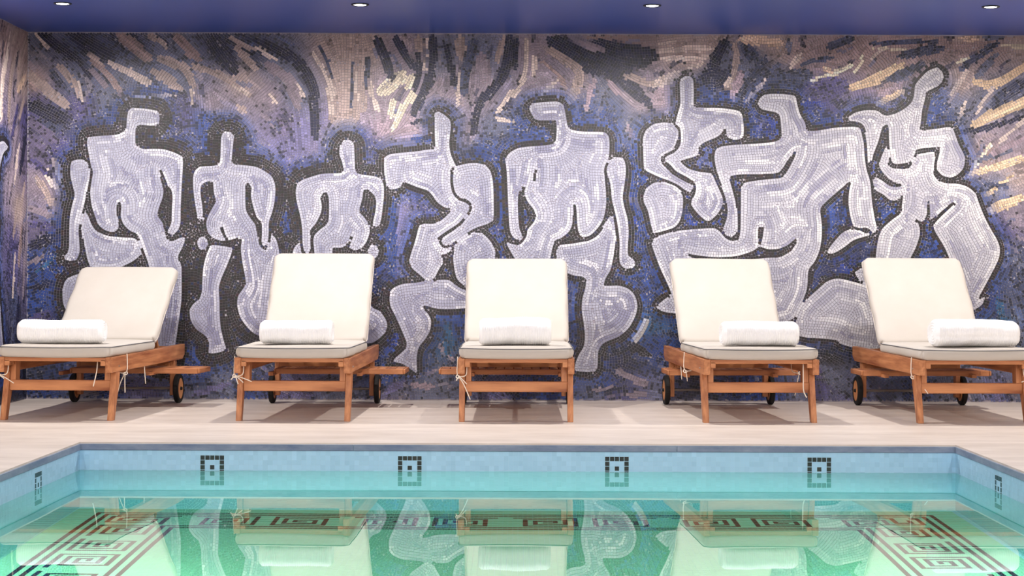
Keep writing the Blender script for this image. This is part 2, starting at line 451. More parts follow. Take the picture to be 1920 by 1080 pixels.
BASE = [
 (60,80,'slate'),(150,90,'slated'),(240,80,'slated'),(330,85,'slate'),(420,85,'slated'),(480,90,'slated'),(60,150,'brown'),(140,150,'slate'),(230,140,'slate'),(330,150,'slate'),(400,190,'mauve'),(450,150,'tan'),
 (60,200,'purple'),(100,230,'slated'),(150,200,'purple'),(200,180,'slate'),(70,270,'mauved'),(110,280,'purple'),(70,340,'mauve'),(100,380,'mauve'),(65,430,'mauved'),(105,430,'blue'),(60,500,'blue'),(100,500,'blue'),(70,570,'blue'),(100,620,'purple'),(60,690,'slated'),(60,740,'blue'),(200,740,'blue'),
 (280,190,'blue'),(330,210,'purple'),(220,215,'blue'),(390,230,'blue'),(370,390,'navy'),(360,400,'blue'),(355,480,'navy'),(440,520,'purple'),(440,560,'blue'),(440,620,'black'),(370,690,'blue'),(420,720,'slate'),(380,745,'slate'),
 (530,110,'slate'),(560,180,'slate'),(530,230,'mauved'),(500,180,'mauve'),(560,240,'lilac'),(530,280,'lilac'),(540,330,'purple'),(535,400,'blue'),(535,440,'navy'),
 (620,90,'tan'),(680,90,'tan'),(650,150,'tan'),(650,210,'mauve'),(620,240,'mauve'),(600,230,'lilac'),(720,190,'mauve'),(720,240,'pink'),(690,270,'purple'),(740,265,'pink'),(780,240,'pink'),
 (760,90,'mauve'),(830,100,'slate'),(870,140,'mauve'),(820,190,'mauve'),(900,100,'slate'),(900,180,'mauve'),(930,240,'slate'),(870,250,'mauve'),(940,280,'blue'),(900,285,'blue'),
 (735,400,'blue'),(760,400,'lilac'),(755,480,'purple'),(735,480,'blue'),(745,520,'purple'),(720,540,'navy'),(800,390,'purple'),(840,510,'blue'),(860,620,'blue'),(840,640,'teal'),(740,620,'vivid'),(860,680,'slated'),(720,700,'blue'),(800,730,'slate'),(740,740,'slate'),(860,740,'slate'),
 (937,380,'blue'),(940,450,'purple'),(930,560,'navy'),
 (1000,100,'mauve'),(1000,160,'mauve'),(980,240,'blue'),(1040,170,'mauve'),(1080,150,'mauve'),(1080,220,'blue'),(1130,220,'blue'),(1130,170,'slate'),(1160,120,'navy'),(1180,90,'brown'),(1200,180,'mauve'),(1190,240,'slate'),(1190,300,'blue'),(1195,400,'vivid'),(1195,470,'blue'),(1215,540,'blue'),(1220,600,'teal'),(1230,650,'blue'),(1160,680,'navy'),(1130,720,'blue'),(1150,745,'purple'),(1220,740,'slate'),(1000,740,'blue'),
 (1260,85,'tan'),(1290,110,'tan'),(1240,180,'pink'),(1330,80,'tan'),(1350,150,'navy'),(1340,180,'blue'),(1400,130,'slate'),(1420,160,'slated'),(1400,240,'blue'),(1440,230,'vivid'),(1320,290,'lilac'),(1300,400,'vivid'),(1400,330,'purple'),
 (1460,90,'tan'),(1500,110,'brown'),(1560,100,'brown'),(1460,150,'slated'),(1520,190,'vivid'),(1560,200,'purple'),(1600,180,'mauved'),(1540,225,'blue'),(1620,100,'brown'),(1680,100,'brown'),(1650,140,'brown'),(1680,190,'mauved'),(1690,170,'brown'),(1740,90,'brown'),(1800,80,'brown'),(1860,90,'brown'),(1910,80,'tan'),(1800,150,'tan'),(1760,210,'blue'),(1800,210,'slate'),(1850,190,'slate'),(1900,170,'slate'),(1850,240,'mauve'),(1900,270,'mauve'),(1850,290,'brown'),(1900,330,'tan'),(1870,350,'slate'),(1900,410,'mauve'),(1880,430,'purple'),(1910,480,'slated'),(1890,560,'slated'),(1910,620,'slate'),(1900,740,'slate'),(1950,300,'brown'),(1950,500,'slated'),
 (1640,330,'purple'),(1630,295,'lilac'),(1565,400,'blue'),(1660,410,'blue'),(1735,460,'blue'),(1580,500,'vivid'),(1560,510,'navy'),(1620,470,'navy'),(1860,560,'blue'),(1880,620,'teal'),
 (1560,665,'black'),(1560,700,'slate'),(1535,720,'purple'),(1590,730,'slate'),(1450,740,'blue'),(1300,740,'navy'),(1700,740,'blue'),(1800,740,'slate'),
]

STROKES = [
 # points, width, colour
 ([(66,60),(90,90)],4,'light'),([(78,62),(112,88),(150,115)],15,'navy'),([(135,64),(175,90),(210,108)],24,'navy'),([(165,102),(190,120)],8,'tan'),([(110,122),(135,150),(152,185)],9,'tan'),([(145,140),(152,165),(153,190)],4,'light'),
 ([(58,140),(90,172),(125,198)],15,'tan'),([(205,118),(245,135),(283,156)],9,'light'),([(252,146),(282,158)],9,'light'),([(285,132),(315,150),(338,168)],14,'tan'),([(298,108),(345,128),(362,160)],13,'tan'),([(360,165),(362,195)],5,'light'),
 ([(362,124),(420,145),(467,180)],11,'tan'),([(437,160),(467,178)],5,'light'),([(278,66),(300,77)],8,'tan'),([(300,77),(312,88)],6,'light'),([(225,66),(255,90),(280,110)],17,'brown'),([(330,68),(372,112)],15,'brown'),([(395,68),(415,100),(438,132)],28,'navy'),
 ([(430,70),(480,95)],7,'tan'),([(425,76),(478,102)],4,'navy'),([(442,88),(480,130)],11,'tan'),([(232,187),(280,181),(328,178)],5,'light'),([(262,172),(300,170),(335,173)],4,'blue'),([(448,200),(460,212)],10,'tan'),
 ([(170,115),(205,140),(230,185)],8,'brown'),([(170,130),(200,165)],6,'mauve'),([(95,130),(130,175)],6,'slated'),([(150,120),(175,150)],5,'navy'),
 ([(480,75),(545,105),(582,150),(590,200),(592,260)],15,'navy'),([(480,88),(517,112)],7,'light'),([(655,72),(650,150),(645,235)],55,'tan'),([(586,97),(605,130),(620,160),(625,190)],7,'light'),([(617,158),(624,182)],13,'light'),([(545,150),(570,180)],7,'light'),
 ([(500,120),(540,150),(560,200)],16,'mauve'),([(505,178),(520,195)],6,'light'),([(620,190),(622,215)],5,'light'),
 ([(670,132),(670,190)],5,'light'),([(695,155),(700,185),(708,208)],7,'light'),([(687,182),(682,208)],6,'tan'),([(660,118),(657,200)],5,'slated'),([(690,110),(686,160)],6,'slated'),([(600,85),(615,115),(622,145)],5,'slated'),
 ([(757,138),(735,158),(715,172)],21,'cream'),([(775,140),(762,168)],10,'cream'),([(777,172),(755,205),(738,242)],12,'cream'),([(738,188),(733,220)],10,'cream'),
 ([(705,70),(722,110),(735,148)],13,'navy'),([(742,70),(760,105),(780,130)],12,'navy'),([(785,100),(785,135),(778,170)],10,'navy'),([(799,70),(797,140)],4,'light'),([(812,70),(808,140),(775,215)],13,'navy'),([(825,150),(805,195),(780,237)],14,'mauve'),
 ([(862,70),(866,108)],16,'tan'),([(875,110),(862,150),(858,198)],6,'light'),([(832,80),(845,120),(852,160)],10,'navy'),([(890,75),(875,120),(870,175)],15,'slated'),([(902,105),(915,160)],20,'mauve'),([(955,70),(945,140),(900,195),(888,250)],14,'navy'),([(945,70),(933,115)],9,'tan'),
 ([(960,170),(932,212)],7,'light'),([(932,223),(965,228)],4,'light'),([(767,245),(810,243)],7,'pink'),([(770,232),(805,222)],4,'navy'),([(785,70),(787,95)],14,'tan'),([(775,262),(812,262)],8,'blue'),
 ([(988,72),(985,140),(960,182)],7,'light'),([(1002,105),(1001,140)],8,'light'),([(968,75),(966,130)],10,'navy'),([(1035,78),(1090,110),(1135,132)],30,'navy'),([(1135,132),(1180,160),(1222,205)],18,'navy'),([(1030,95),(1085,135),(1070,190)],15,'tan'),
 ([(1015,115),(1050,145),(1065,180)],6,'brown'),([(1046,150),(1016,176)],5,'light'),([(1115,148),(1098,208)],8,'pink'),([(1120,85),(1170,105),(1222,105)],36,'navy'),([(1090,80),(1130,95)],10,'mauve'),([(1235,95),(1285,92),(1335,92)],9,'light'),([(1240,110),(1330,108)],7,'light'),
 ([(1240,101),(1325,100)],4,'tan'),([(1222,158),(1250,150),(1270,138)],15,'light'),([(1172,142),(1222,160)],10,'tan'),([(1140,150),(1160,175)],10,'pink'),([(1167,175),(1217,215)],11,'mauve'),([(1177,237),(1192,265)],7,'pink'),([(1235,175),(1250,205)],30,'pink'),
 ([(1360,78),(1340,120),(1318,150)],17,'navy'),([(1370,85),(1355,130)],10,'slate'),([(1395,85),(1415,110)],20,'slated'),([(1380,80),(1375,150),(1360,165)],9,'tan'),([(1370,148),(1362,162)],7,'light'),([(1390,135),(1375,185)],13,'pink'),([(1390,74),(1440,78)],15,'peach'),([(1440,148),(1398,190)],5,'light'),([(1435,108),(1380,195)],14,'slated'),
 ([(1100,70),(1200,72)],5,'brown'),([(1235,82),(1268,76)],4,'light'),([(1290,130),(1320,118)],5,'light'),
 ([(1440,82),(1465,80)],15,'peach'),([(1522,152),(1560,140),(1595,122)],8,'cream'),([(1545,128),(1560,136)],8,'peach'),([(1595,165),(1645,148),(1692,122)],13,'yellow'),([(1645,195),(1692,172)],10,'yellow'),([(1635,91),(1700,92)],4,'cream'),([(1652,92),(1635,110)],4,'light'),([(1621,102),(1601,138)],4,'cream'),
 ([(1501,102),(1482,128)],7,'light'),([(1825,152),(1865,158),(1920,125)],13,'yellow'),([(1825,235),(1880,207),(1960,178)],16,'yellow'),([(1815,130),(1782,180)],6,'light'),([(1862,165),(1830,212)],5,'light'),([(1812,190),(1795,230)],5,'light'),([(1920,225),(1872,268)],5,'light'),([(1792,117),(1820,107)],4,'cream'),([(1877,86),(1940,88)],4,'cream'),
 ([(1550,90),(1600,70)],11,'slated'),([(1630,82),(1757,78)],7,'slated'),([(1687,105),(1765,90)],13,'slated'),([(1665,150),(1730,122)],13,'slated'),([(1800,130),(1870,80)],11,'slated'),([(1830,145),(1870,100)],9,'slate'),([(1862,195),(1915,155)],18,'slated'),([(1440,160),(1515,140)],26,'slated'),([(1515,175),(1580,160)],32,'purple'),
 ([(1795,247),(1850,240),(1960,205)],8,'navy'),([(1500,120),(1560,108)],6,'slated'),([(1480,75),(1478,100)],6,'slate'),([(1700,160),(1720,135)],8,'brown'),([(1640,185),(1690,155)],7,'pink'),([(1790,75),(1880,70)],9,'tan'),([(1800,70),(1830,75)],10,'peach'),([(1845,70),(1880,70)],8,'slate'),
 ([(1860,270),(1827,312)],6,'cream'),([(1820,325),(1870,312),(1960,288)],11,'yellow'),([(1847,367),(1897,330)],6,'yellow'),([(1855,395),(1917,370)],15,'yellow'),([(1835,300),(1895,282)],7,'slate'),([(1845,345),(1890,350)],7,'slated'),([(1860,290),(1920,260)],8,'pink'),
 ([(82,315),(108,355)],10,'light'),([(68,332),(100,385)],11,'tan'),([(107,320),(122,352)],7,'light'),([(55,390),(95,405)],11,'mauve'),([(100,300),(120,330)],8,'tan'),([(60,300),(95,330)],10,'purple'),([(55,495),(82,480)],7,'mauve'),([(52,195),(120,225)],22,'navy'),([(55,225),(105,265)],15,'mauved'),([(58,420),(110,428)],12,'purple'),
 ([(60,540),(120,530)],8,'navy'),([(60,600),(120,585)],16,'purple'),([(60,460),(122,440)],16,'navy'),([(70,510),(118,470)],6,'teal'),
 ([(772,722),(815,725)],9,'pink'),([(787,705),(830,690)],4,'mauve'),([(825,648),(850,675)],8,'mauve'),([(840,610),(840,665)],15,'teal'),([(1157,695),(1212,720)],12,'mauve'),([(1112,732),(1150,725)],5,'mauve'),([(1212,600),(1190,640)],9,'cream'),([(1177,740),(1210,740)],9,'mauve'),
 ([(757,365),(755,530)],20,'lilac'),([(735,380),(735,530)],14,'blue'),([(755,530),(740,545)],7,'pink'),([(795,372),(803,395),(820,408)],10,'purple'),([(815,405),(828,408)],4,'pink'),([(937,290),(937,480)],18,'blue'),([(932,380),(934,440)],8,'purple'),
 ([(1200,280),(1198,360),(1215,440),(1235,520)],22,'blue'),([(1180,374),(1196,378)],6,'pink'),([(1193,376),(1198,392)],5,'mauve'),([(1325,278),(1320,302)],12,'lilac'),([(1537,690),(1600,740)],20,'slate'),([(1532,690),(1534,750)],14,'purple'),([(1870,560),(1890,640)],12,'teal'),([(1880,470),(1920,500)],10,'slate'),
 ([(400,705),(440,745)],10,'slate'),([(360,740),(430,720)],8,'lilac'),([(720,735),(760,715)],10,'lilac'),([(430,500),(438,560)],8,'vivid'),([(365,380),(362,470)],7,'vivid'),([(540,380),(538,460)],10,'blue'),
]
BLACKS = [([(350,470),(352,560),(345,660)],22),([(372,480),(368,540)],16),([(440,480),(437,560),(432,640)],16),([(430,655),(445,680)],16),([(545,470),(540,450)],10),([(712,520),(716,660)],14),([(720,540),(722,580)],8),([(735,670),(715,680)],12),
          ([(1130,665),(1180,650),(1215,665)],20),([(1085,560),(1083,640)],10),([(1140,520),(1160,520)],10),([(1540,655),(1595,662)],22),([(1540,560),(1520,575)],6),([(1610,450),(1645,440)],14),([(1600,470),(1570,500)],6),([(110,470),(112,500)],8),([(108,520),(114,580)],8)]
BAND_X = [0, 130, 350, 560, 700, 740, 800, 950, 1150, 1250, 1500, 1700, 1800, 1970]
BAND_W = [13, 17, 24, 22, 19, 13, 11, 11, 13, 9, 9, 10, 9, 7]


def chaikin(p, n=2):
    p = np.asarray(p, dtype=float)
    for _ in range(n):
        q = np.roll(p, -1, 0)
        p = np.stack([0.8 * p + 0.2 * q, 0.2 * p + 0.8 * q], 1).reshape(-1, 2)
    return p


def fill_poly(mask, poly, u0, v0, val):
    h, wd = mask.shape
    ys = poly[:, 1]
    a, b = poly, np.roll(poly, -1, 0)
    for r in range(max(0, int(ys.min() - v0)), min(h, int(ys.max() - v0) + 2)):
        y = v0 + r + 0.5
        c = ((a[:, 1] <= y) & (b[:, 1] > y)) | ((b[:, 1] <= y) & (a[:, 1] > y))
        if not c.any(): continue
        xs = np.sort(a[c, 0] + (y - a[c, 1]) / (b[c, 1] - a[c, 1]) * (b[c, 0] - a[c, 0]))
        for k in range(0, len(xs) - 1, 2):
            i0, i1 = int(round(xs[k] - u0)), int(round(xs[k + 1] - u0))
            mask[r, max(0, i0):max(0, min(wd, i1))] = val


def paint(img, pts, width, col, u0, v0, alpha=1.0, taper=True):
    pts = np.asarray(pts, dtype=float)
    if len(pts) > 2:
        pts = np.array([tuple(v)[:2] for v in catmull([(x, y, 0) for x, y in pts], 5)])
    h, wd = img.shape[:2]
    m = width
    x0, x1 = int(max(0, pts[:, 0].min() - m - u0)), int(min(wd, pts[:, 0].max() + m - u0 + 1))
    y0, y1 = int(max(0, pts[:, 1].min() - m - v0)), int(min(h, pts[:, 1].max() + m - v0 + 1))
    if x1 <= x0 or y1 <= y0: return
    gx, gy = np.meshgrid(np.arange(x0, x1) + u0 + 0.5, np.arange(y0, y1) + v0 + 0.5)
    best = np.full(gx.shape, 1e9)
    bt = np.zeros(gx.shape)
    nseg = len(pts) - 1
    for i in range(nseg):
        ax, ay = pts[i]; bx, by = pts[i + 1]
        dx, dy = bx - ax, by - ay
        ll = dx * dx + dy * dy + 1e-9
        t = np.clip(((gx - ax) * dx + (gy - ay) * dy) / ll, 0, 1)
        d = np.hypot(gx - ax - t * dx, gy - ay - t * dy)
        s = d < best
        best[s] = d[s]
        bt[s] = ((i + t) / nseg)[s]
    half = width * 0.5
    if taper:
        half = half * (0.55 + 0.45 * np.sin(np.clip(bt, 0.0, 1) * PI) ** 0.5)
    k = best < half
    img[y0:y1, x0:x1][k] = img[y0:y1, x0:x1][k] * (1 - alpha) + np.asarray(col, dtype=float) * alpha


def mosaic(u0, u1, v0, v1, figs, cuts, base, strokes, blacks, bandf, nrand, to3d, ax3, ay3, nrm, parent, fig_names):
    W, H = int(u1 - u0) + 1, int(v1 - v0) + 1
    mask = np.full((H, W), -1, dtype=np.int16)
    loops = []
    for fid in figs:
        for poly in figs[fid]:
            p = chaikin(poly)
            fill_poly(mask, p, u0, v0, fid)
            loops.append(p)
    for poly in cuts:
        p = chaikin(poly, 1)
        fill_poly(mask, p, u0, v0, -1)
        loops.append(p)
    # contour samples
    cs, ct = [], []
    for p in loops:
        q = np.roll(p, -1, 0)
        for a, b in zip(p, q):
            d = math.hypot(*(b - a))
            if d < 1e-6: continue
            n = max(1, int(d / 2.0))
            for i in range(n):
                cs.append(a + (b - a) * (i + 0.5) / n)
                ct.append(math.atan2(b[1] - a[1], b[0] - a[0]))
    kd = KDTree(max(1, len(cs)))
    for i, c in enumerate(cs): kd.insert((c[0], c[1], 0), i)
    kd.balance()
    # stroke directions
    sp, st = [], []
    for pts, wd, c in strokes:
        pp = [tuple(v)[:2] for v in catmull([(x, y, 0) for x, y in pts], 4)] if len(pts) > 2 else [tuple(np.add(np.multiply(pts[0], 1 - t), np.multiply(pts[1], t))) for t in (0, .25, .5, .75, 1)]
        for a, b in zip(pp[:-1], pp[1:]):
            sp.append(((a[0] + b[0]) / 2, (a[1] + b[1]) / 2))
            st.append(math.atan2(b[1] - a[1], b[0] - a[0]))
    ks = KDTree(len(sp))
    for i, c in enumerate(sp): ks.insert((c[0], c[1], 0), i)
    ks.balance()
    G = 4
    gw, gh = W // G + 2, H // G + 2
    A2 = np.zeros((gh, gw, 2)); D = np.zeros((gh, gw)); SG = np.zeros((gh, gw, 2))
    for j in range(gh):
        for i in range(gw):
            x, y = u0 + i * G, v0 + j * G
            _, k, d = kd.find((x, y, 0))
            inside = mask[min(H - 1, j * G), min(W - 1, i * G)] >= 0
            wc = 1.0 if inside else max(0.0, min(1.0, (58 - d) / 34))
            bx = by = 0.0
            for _, kk, dd in ks.find_n((x, y, 0), 5):
                ww = 1.0 / (dd + 6.0)
                bx += ww * math.cos(2 * st[kk]); by += ww * math.sin(2 * st[kk])
            nb = math.hypot(bx, by) + 1e-9
            bx /= nb; by /= nb
            SG[j, i] = (bx, by)
            A2[j, i] = (wc * math.cos(2 * ct[k]) + (1 - wc) * bx, wc * math.sin(2 * ct[k]) + (1 - wc) * by)
            D[j, i] = d
    for _ in range(2):
        P = np.pad(A2, ((1, 1), (1, 1), (0, 0)), mode='edge')
        A2 = (P[1:-1, 1:-1] * 2 + P[:-2, 1:-1] + P[2:, 1:-1] + P[1:-1, :-2] + P[1:-1, 2:]) / 6
    TH = 0.5 * np.arctan2(A2[..., 1], A2[..., 0])
    SGT = 0.5 * np.arctan2(SG[..., 1], SG[..., 0])
    # painted cartoon
    gx, gy = np.meshgrid(u0 + np.arange(gw) * G, v0 + np.arange(gh) * G)
    num = np.zeros((gh, gw, 3)); den = np.zeros((gh, gw, 1))
    for x, y, c in base:
        ww = 1.0 / (((gx - x) ** 2 + (gy - y) ** 2 + 150.0) ** 1.6)
        num += ww[..., None] * np.asarray(C[c], dtype=float); den += ww[..., None]
    low = num / den
    img = np.repeat(np.repeat(low, G, 0), G, 1)[:H, :W].copy()
    names = list(C)
    for _ in range(nrand):
        x, y = random.uniform(u0, u1), random.uniform(v0, v1)
        th = SGT[int((y - v0) / G), int((x - u0) / G)] + random.gauss(0, 0.10)
        ln = random.uniform(12, 44)
        bend = random.gauss(0, 0.12) * ln
        ca, sa = math.cos(th), math.sin(th)
        pts = [(x - ca * ln / 2, y - sa * ln / 2), (x - sa * bend, y + ca * bend), (x + ca * ln / 2, y + sa * ln / 2)]
        b = low[int((y - v0) / G), int((x - u0) / G)]
        k = random.random()
        c = b * random.uniform(0.72, 1.22)
        if k < 0.22: c = b * 0.4 + np.array((34, 36, 64)) * 0.6
        elif k < 0.36: c = b * 0.5 + np.array((160, 142, 142)) * 0.5
        elif k < 0.46: c = b * 0.5 + np.array((72, 88, 140)) * 0.5
        paint(img, pts, random.uniform(4, 10), c, u0, v0, 0.85)
    for pts, wd, c in strokes:
        wd = wd * 1.25 + 1.0
        paint(img, pts, wd, C[c], u0, v0, 0.95)
        for _ in range(2):      # bristle marks inside the stroke
            o = random.uniform(-0.3, 0.3) * wd
            paint(img, [(x + o * 0.7, y + o * 0.7) for x, y in pts], max(2.5, wd * 0.25), np.asarray(C[c]) * random.uniform(0.84, 1.14), u0, v0, 0.6)
    for pts, wd in blacks:
        paint(img, pts, wd, C['black'], u0, v0, 0.92)
    # long brush marks running through the figures
    fim = np.zeros((H, W, 1))
    cand = np.argwhere(mask >= 0)
    for _ in range(int(len(cand) / 330)):
        yy0, xx0 = cand[random.randrange(len(cand))]
        x, y = u0 + float(xx0), v0 + float(yy0)
        m0 = mask[yy0, xx0]
        pts = [(x, y)]
        pa = None
        for _s in range(random.randint(3, 12)):
            a = TH[min(gh - 1, int((y - v0) / G + .5)), min(gw - 1, int((x - u0) / G + .5))]
            if pa is not None and math.cos(a - pa) < 0: a += PI
            pa = a
            x, y = x + 7 * math.cos(a), y + 7 * math.sin(a)
            if not (u0 < x < u1 and v0 < y < v1) or mask[int(y - v0), int(x - u0)] != m0: break
            pts.append((x, y))
        if len(pts) < 3: continue
        paint(fim, pts, random.choice((5.0, 6.0, 8.0, 11.0)), [random.choice((1.7, 1.2, 0.8, 0.3, -0.3, -0.7, -1.0, -1.6))], u0, v0, 0.85)
    # lay the tiles
    cell = TW
    grid = {}
    TX, TY, TA, TS, TK = [], [], [], [], []
    Q = deque()

    def ang(x, y):
        return TH[min(gh - 1, max(0, int((y - v0) / G + 0.5))), min(gw - 1, max(0, int((x - u0) / G + 0.5)))]

    def fits(x, y, a, thr):
        ca, sa = math.cos(a), math.sin(a)
        ci, cj = int(x // cell), int(y // cell)
        for i in (ci - 1, ci, ci + 1):
            for j in (cj - 1, cj, cj + 1):
                for k in grid.get((i, j), ()):
                    dx, dy = x - TX[k], y - TY[k]
                    if abs(dx * ca + dy * sa) < thr and abs(dy * ca - dx * sa) < thr: return False
        return True

    def put(x, y, a, s, sc):
        k = len(TX)
        TX.append(x); TY.append(y); TA.append(a); TS.append(s); TK.append(sc)
        grid.setdefault((int(x // cell), int(y // cell)), []).append(k)
        return k

    mg = TW * 0.42
    seeds = []
    for p in loops:
        q = np.roll(p, -1, 0)
        acc = 0.0
        sv = [random.gauss(0, 1), random.gauss(0, 1)]
        for a, b in zip(p, q):
            d = math.hypot(*(b - a))
            if d < 1e-6: continue
            th = math.atan2(b[1] - a[1], b[0] - a[0])
            t = TW - acc if acc > 0 else 0.0
            while t < d:
                c = a + (b - a) * (t / d)
                for si, sd in enumerate((-1, 1)):
                    x = c[0] - sd * math.sin(th) * TW * 0.52
                    y = c[1] + sd * math.cos(th) * TW * 0.52
                    if u0 + mg < x < u1 - mg and v0 + mg < y < v1 - mg and fits(x, y, th, TW * 0.84):
                        if random.random() < 0.12: sv[si] = random.gauss(0, 1)
                        seeds.append(put(x, y, th, sv[si], 1.0))
                t += TW
            acc = (d - (t - TW))
            if acc < 0: acc = 0.0
    def normals(k):
        x, y, a, s = TX[k], TY[k], TA[k], TS[k]
        m0 = mask[min(H - 1, max(0, int(y - v0))), min(W - 1, max(0, int(x - u0)))]
        for sd in (1, -1):
            Q.append((x - sd * math.sin(a) * TW, y + sd * math.cos(a) * TW, s, m0))

    def try_put(x, y, s, m0, thr):
        if not (u0 + mg < x < u1 - mg and v0 + mg < y < v1 - mg): return -1
        if mask[int(y - v0), int(x - u0)] != m0: return -1
        a = ang(x, y)
        if not fits(x, y, a, thr): return -1
        if D[min(gh - 1, int((y - v0) / G + .5)), min(gw - 1, int((x - u0) / G + .5))] < 1.2: return -1
        return put(x, y, a, s, 1.0)

    for k in seeds: normals(k)
    while Q:
        x, y, s, m0 = Q.popleft()
        k0 = try_put(x, y, s if random.random() < 0.5 else random.gauss(0, 1), m0, TW * 0.86)
        if k0 < 0: continue
        normals(k0)
        for sd in (1, -1):          # run the whole row before starting the next one
            k = k0
            pa = TA[k0] if sd > 0 else TA[k0] + PI
            while True:
                a = TA[k]
                if math.cos(a - pa) < 0: a += PI
                pa = a
                x, y = TX[k] + math.cos(a) * TW, TY[k] + math.sin(a) * TW
                k = try_put(x, y, TS[k] if random.random() < 0.97 else random.gauss(0, 1), m0, TW * 0.84)
                if k < 0: break
                normals(k)
    # small cut pieces in the leftover gaps
    yy = v0 + 2.0
    while yy < v1 - 2:
        xx = u0 + 2.0
        while xx < u1 - 2:
            a = ang(xx, yy)
            if fits(xx, yy, a, TW * 0.62):
                put(xx, yy, a, random.gauss(0, 1), 0.62)
            xx += 1.9
        yy += 1.9
    # stretch or trim every piece to meet its neighbours, like hand cut tesserae
    n = len(TX)
    EX = np.empty((n, 4))
    lim = TW * 1.75
    for k in range(n):
        x, y, a, sc = TX[k], TY[k], TA[k], TK[k]
        ca, sa = math.cos(a), math.sin(a)
        e0 = e1 = e2 = e3 = lim
        ci, cj = int(x // cell), int(y // cell)
        for i in (ci - 2, ci - 1, ci, ci + 1, ci + 2):
            for j in (cj - 2, cj - 1, cj, cj + 1, cj + 2):
                for q in grid.get((i, j), ()):
                    if q == k: continue
                    dx, dy = TX[q] - x, TY[q] - y
                    p = dx * ca + dy * sa
                    r = dy * ca - dx * sa
                    if abs(r) < TW * 0.62 and abs(p) > abs(r):
                        if p > 0:
                            if p < e0: e0 = p
                        elif -p < e1: e1 = -p
                    if abs(p) < TW * 0.62 and abs(r) >= abs(p):
                        if r > 0:
                            if r < e2: e2 = r
                        elif -r < e3: e3 = -r
        dflt = TW * (1.0 if sc == 1.0 else 0.7)
        EX[k] = [(dflt if e >= lim else e) * 0.5 for e in (e0, e1, e2, e3)]
    EX = np.clip(EX - TW * 0.062, TW * 0.22, TW * 0.80)
    if True:
        X = np.array(TX); Y = np.array(TY); A = np.array(TA)
        ox = (EX[:, 0] - EX[:, 1]) / 2
        oy = (EX[:, 2] - EX[:, 3]) / 2
        SX, SY = X + np.cos(A) * ox - np.sin(A) * oy, Y + np.sin(A) * ox + np.cos(A) * oy
        HX, HY = (EX[:, 0] + EX[:, 1]) / 2 / S, (EX[:, 2] + EX[:, 3]) / 2 / S
    X = np.array(TX); Y = np.array(TY); A = np.array(TA); SV = np.array(TS); SCL = np.array(TK)
    n = len(X)
    mi = mask[np.clip((Y - v0).astype(int), 0, H - 1), np.clip((X - u0).astype(int), 0, W - 1)]
    rgb = img[np.clip((Y - v0).astype(int), 0, H - 1), np.clip((X - u0).astype(int), 0, W - 1)].copy()
    dist = D[np.clip(((Y - v0) / G + .5).astype(int), 0, gh - 1), np.clip(((X - u0) / G + .5).astype(int), 0, gw - 1)]
    bg = mi < 0
    band = bandf(X, Y)
    # halo of blue around the outlines, then the black outline rows
    hal = np.clip((band + 24 - dist) / 20, 0, 1) * 0.55
    up = np.clip((Y - 120) / 60, 0, 1)
    hal *= up * np.clip((722 - Y) / 30, 0, 1)
    hb = np.stack([36 + 7 * SV, 60 + 8 * SV, 126 + 10 * SV], 1)
    rgb[bg] = (rgb * (1 - hal[:, None]) + hb * hal[:, None])[bg]
    blk = bg & (dist < band + RNG.normal(0, 1.6, n))
    kk = RNG.random(n)
    bc = np.where(kk[:, None] < 0.82, np.array([[27, 24, 26]]), np.where(kk[:, None] < 0.92, np.array([[44, 34, 32]]), np.array([[30, 34, 62]])))
    rgb[blk] = bc[blk] + RNG.normal(0, 3, (n, 3))[blk]
    rgb[bg & ~blk] *= (1 + 0.06 * SV + RNG.normal(0, 0.03, n))[bg & ~blk, None]
    lum = rgb @ np.array([0.3, 0.59, 0.11])
    darkish = np.clip((125 - lum) / 50, 0, 1)
    rgb[bg & ~blk] *= (1 - 0.08 * darkish)[bg & ~blk, None]
    spk = bg & ~blk & (RNG.random(n) < 0.04 + 0.28 * darkish)
    rgb[spk] *= np.where(darkish > .3, 0.55, 0.78)[spk, None]
    # figures: pale grey strokes with lilac shade
    fg = ~bg
    s = np.clip(0.35 * SV + 1.15 * fim[np.clip((Y - v0).astype(int), 0, H - 1), np.clip((X - u0).astype(int), 0, W - 1), 0], -2, 2)
    f = np.stack([156 + 18 * s, 156 + 18 * s, 173 + 14 * s], 1)
    edge = np.clip((9 - dist) / 6, 0, 1)
    f += edge[:, None] * np.array([[16, 16, 12]])
    hi = (s > 1.4)
    f[hi] = f[hi] * 0.6 + np.array([206, 205, 212]) * 0.4
    warm = np.clip((X - 1150) / 500, 0, 1)
    f += warm[:, None] * np.array([[14, 12, 4]])
    cool = np.clip((Y - 430) / 200, 0, 1) * np.clip((1000 - X) / 300, 0, 1)
    f += cool[:, None] * np.array([[-4, -5, 0]])
    dk = (s < -1.5)
    f[dk] = f[dk] * 0.6 + np.array([128, 126, 152]) * 0.4
    f += RNG.normal(0, 2.5, (n, 1))
    rgb[fg] = f[fg]
    cols = np.minimum(lin_np(np.clip(rgb, 6, 245)) * MURAL_GAIN, 0.82)
    P3 = to3d(np.clip(SX, u0 + 2.4, u1 - 2.4), np.clip(SY, v0 + 2.4, v1 - 2.4))
    AX = np.cos(A)[:, None] * ax3 + np.sin(A)[:, None] * ay3
    AY = np.cross(np.broadcast_to(nrm, AX.shape), AX)
    for fid, nm, lab in fig_names:
        sel = mi == fid if fid >= 0 else bg
        if not sel.any(): continue
        m = int(sel.sum())
        o = tiles_mesh(nm, P3[sel], AX[sel], AY[sel], nrm, HX[sel], HY[sel], 0.0042, cols[sel], M_TILE, parent, tilt=0.012)
        tag(o, label=lab, kind='stuff')
    return n


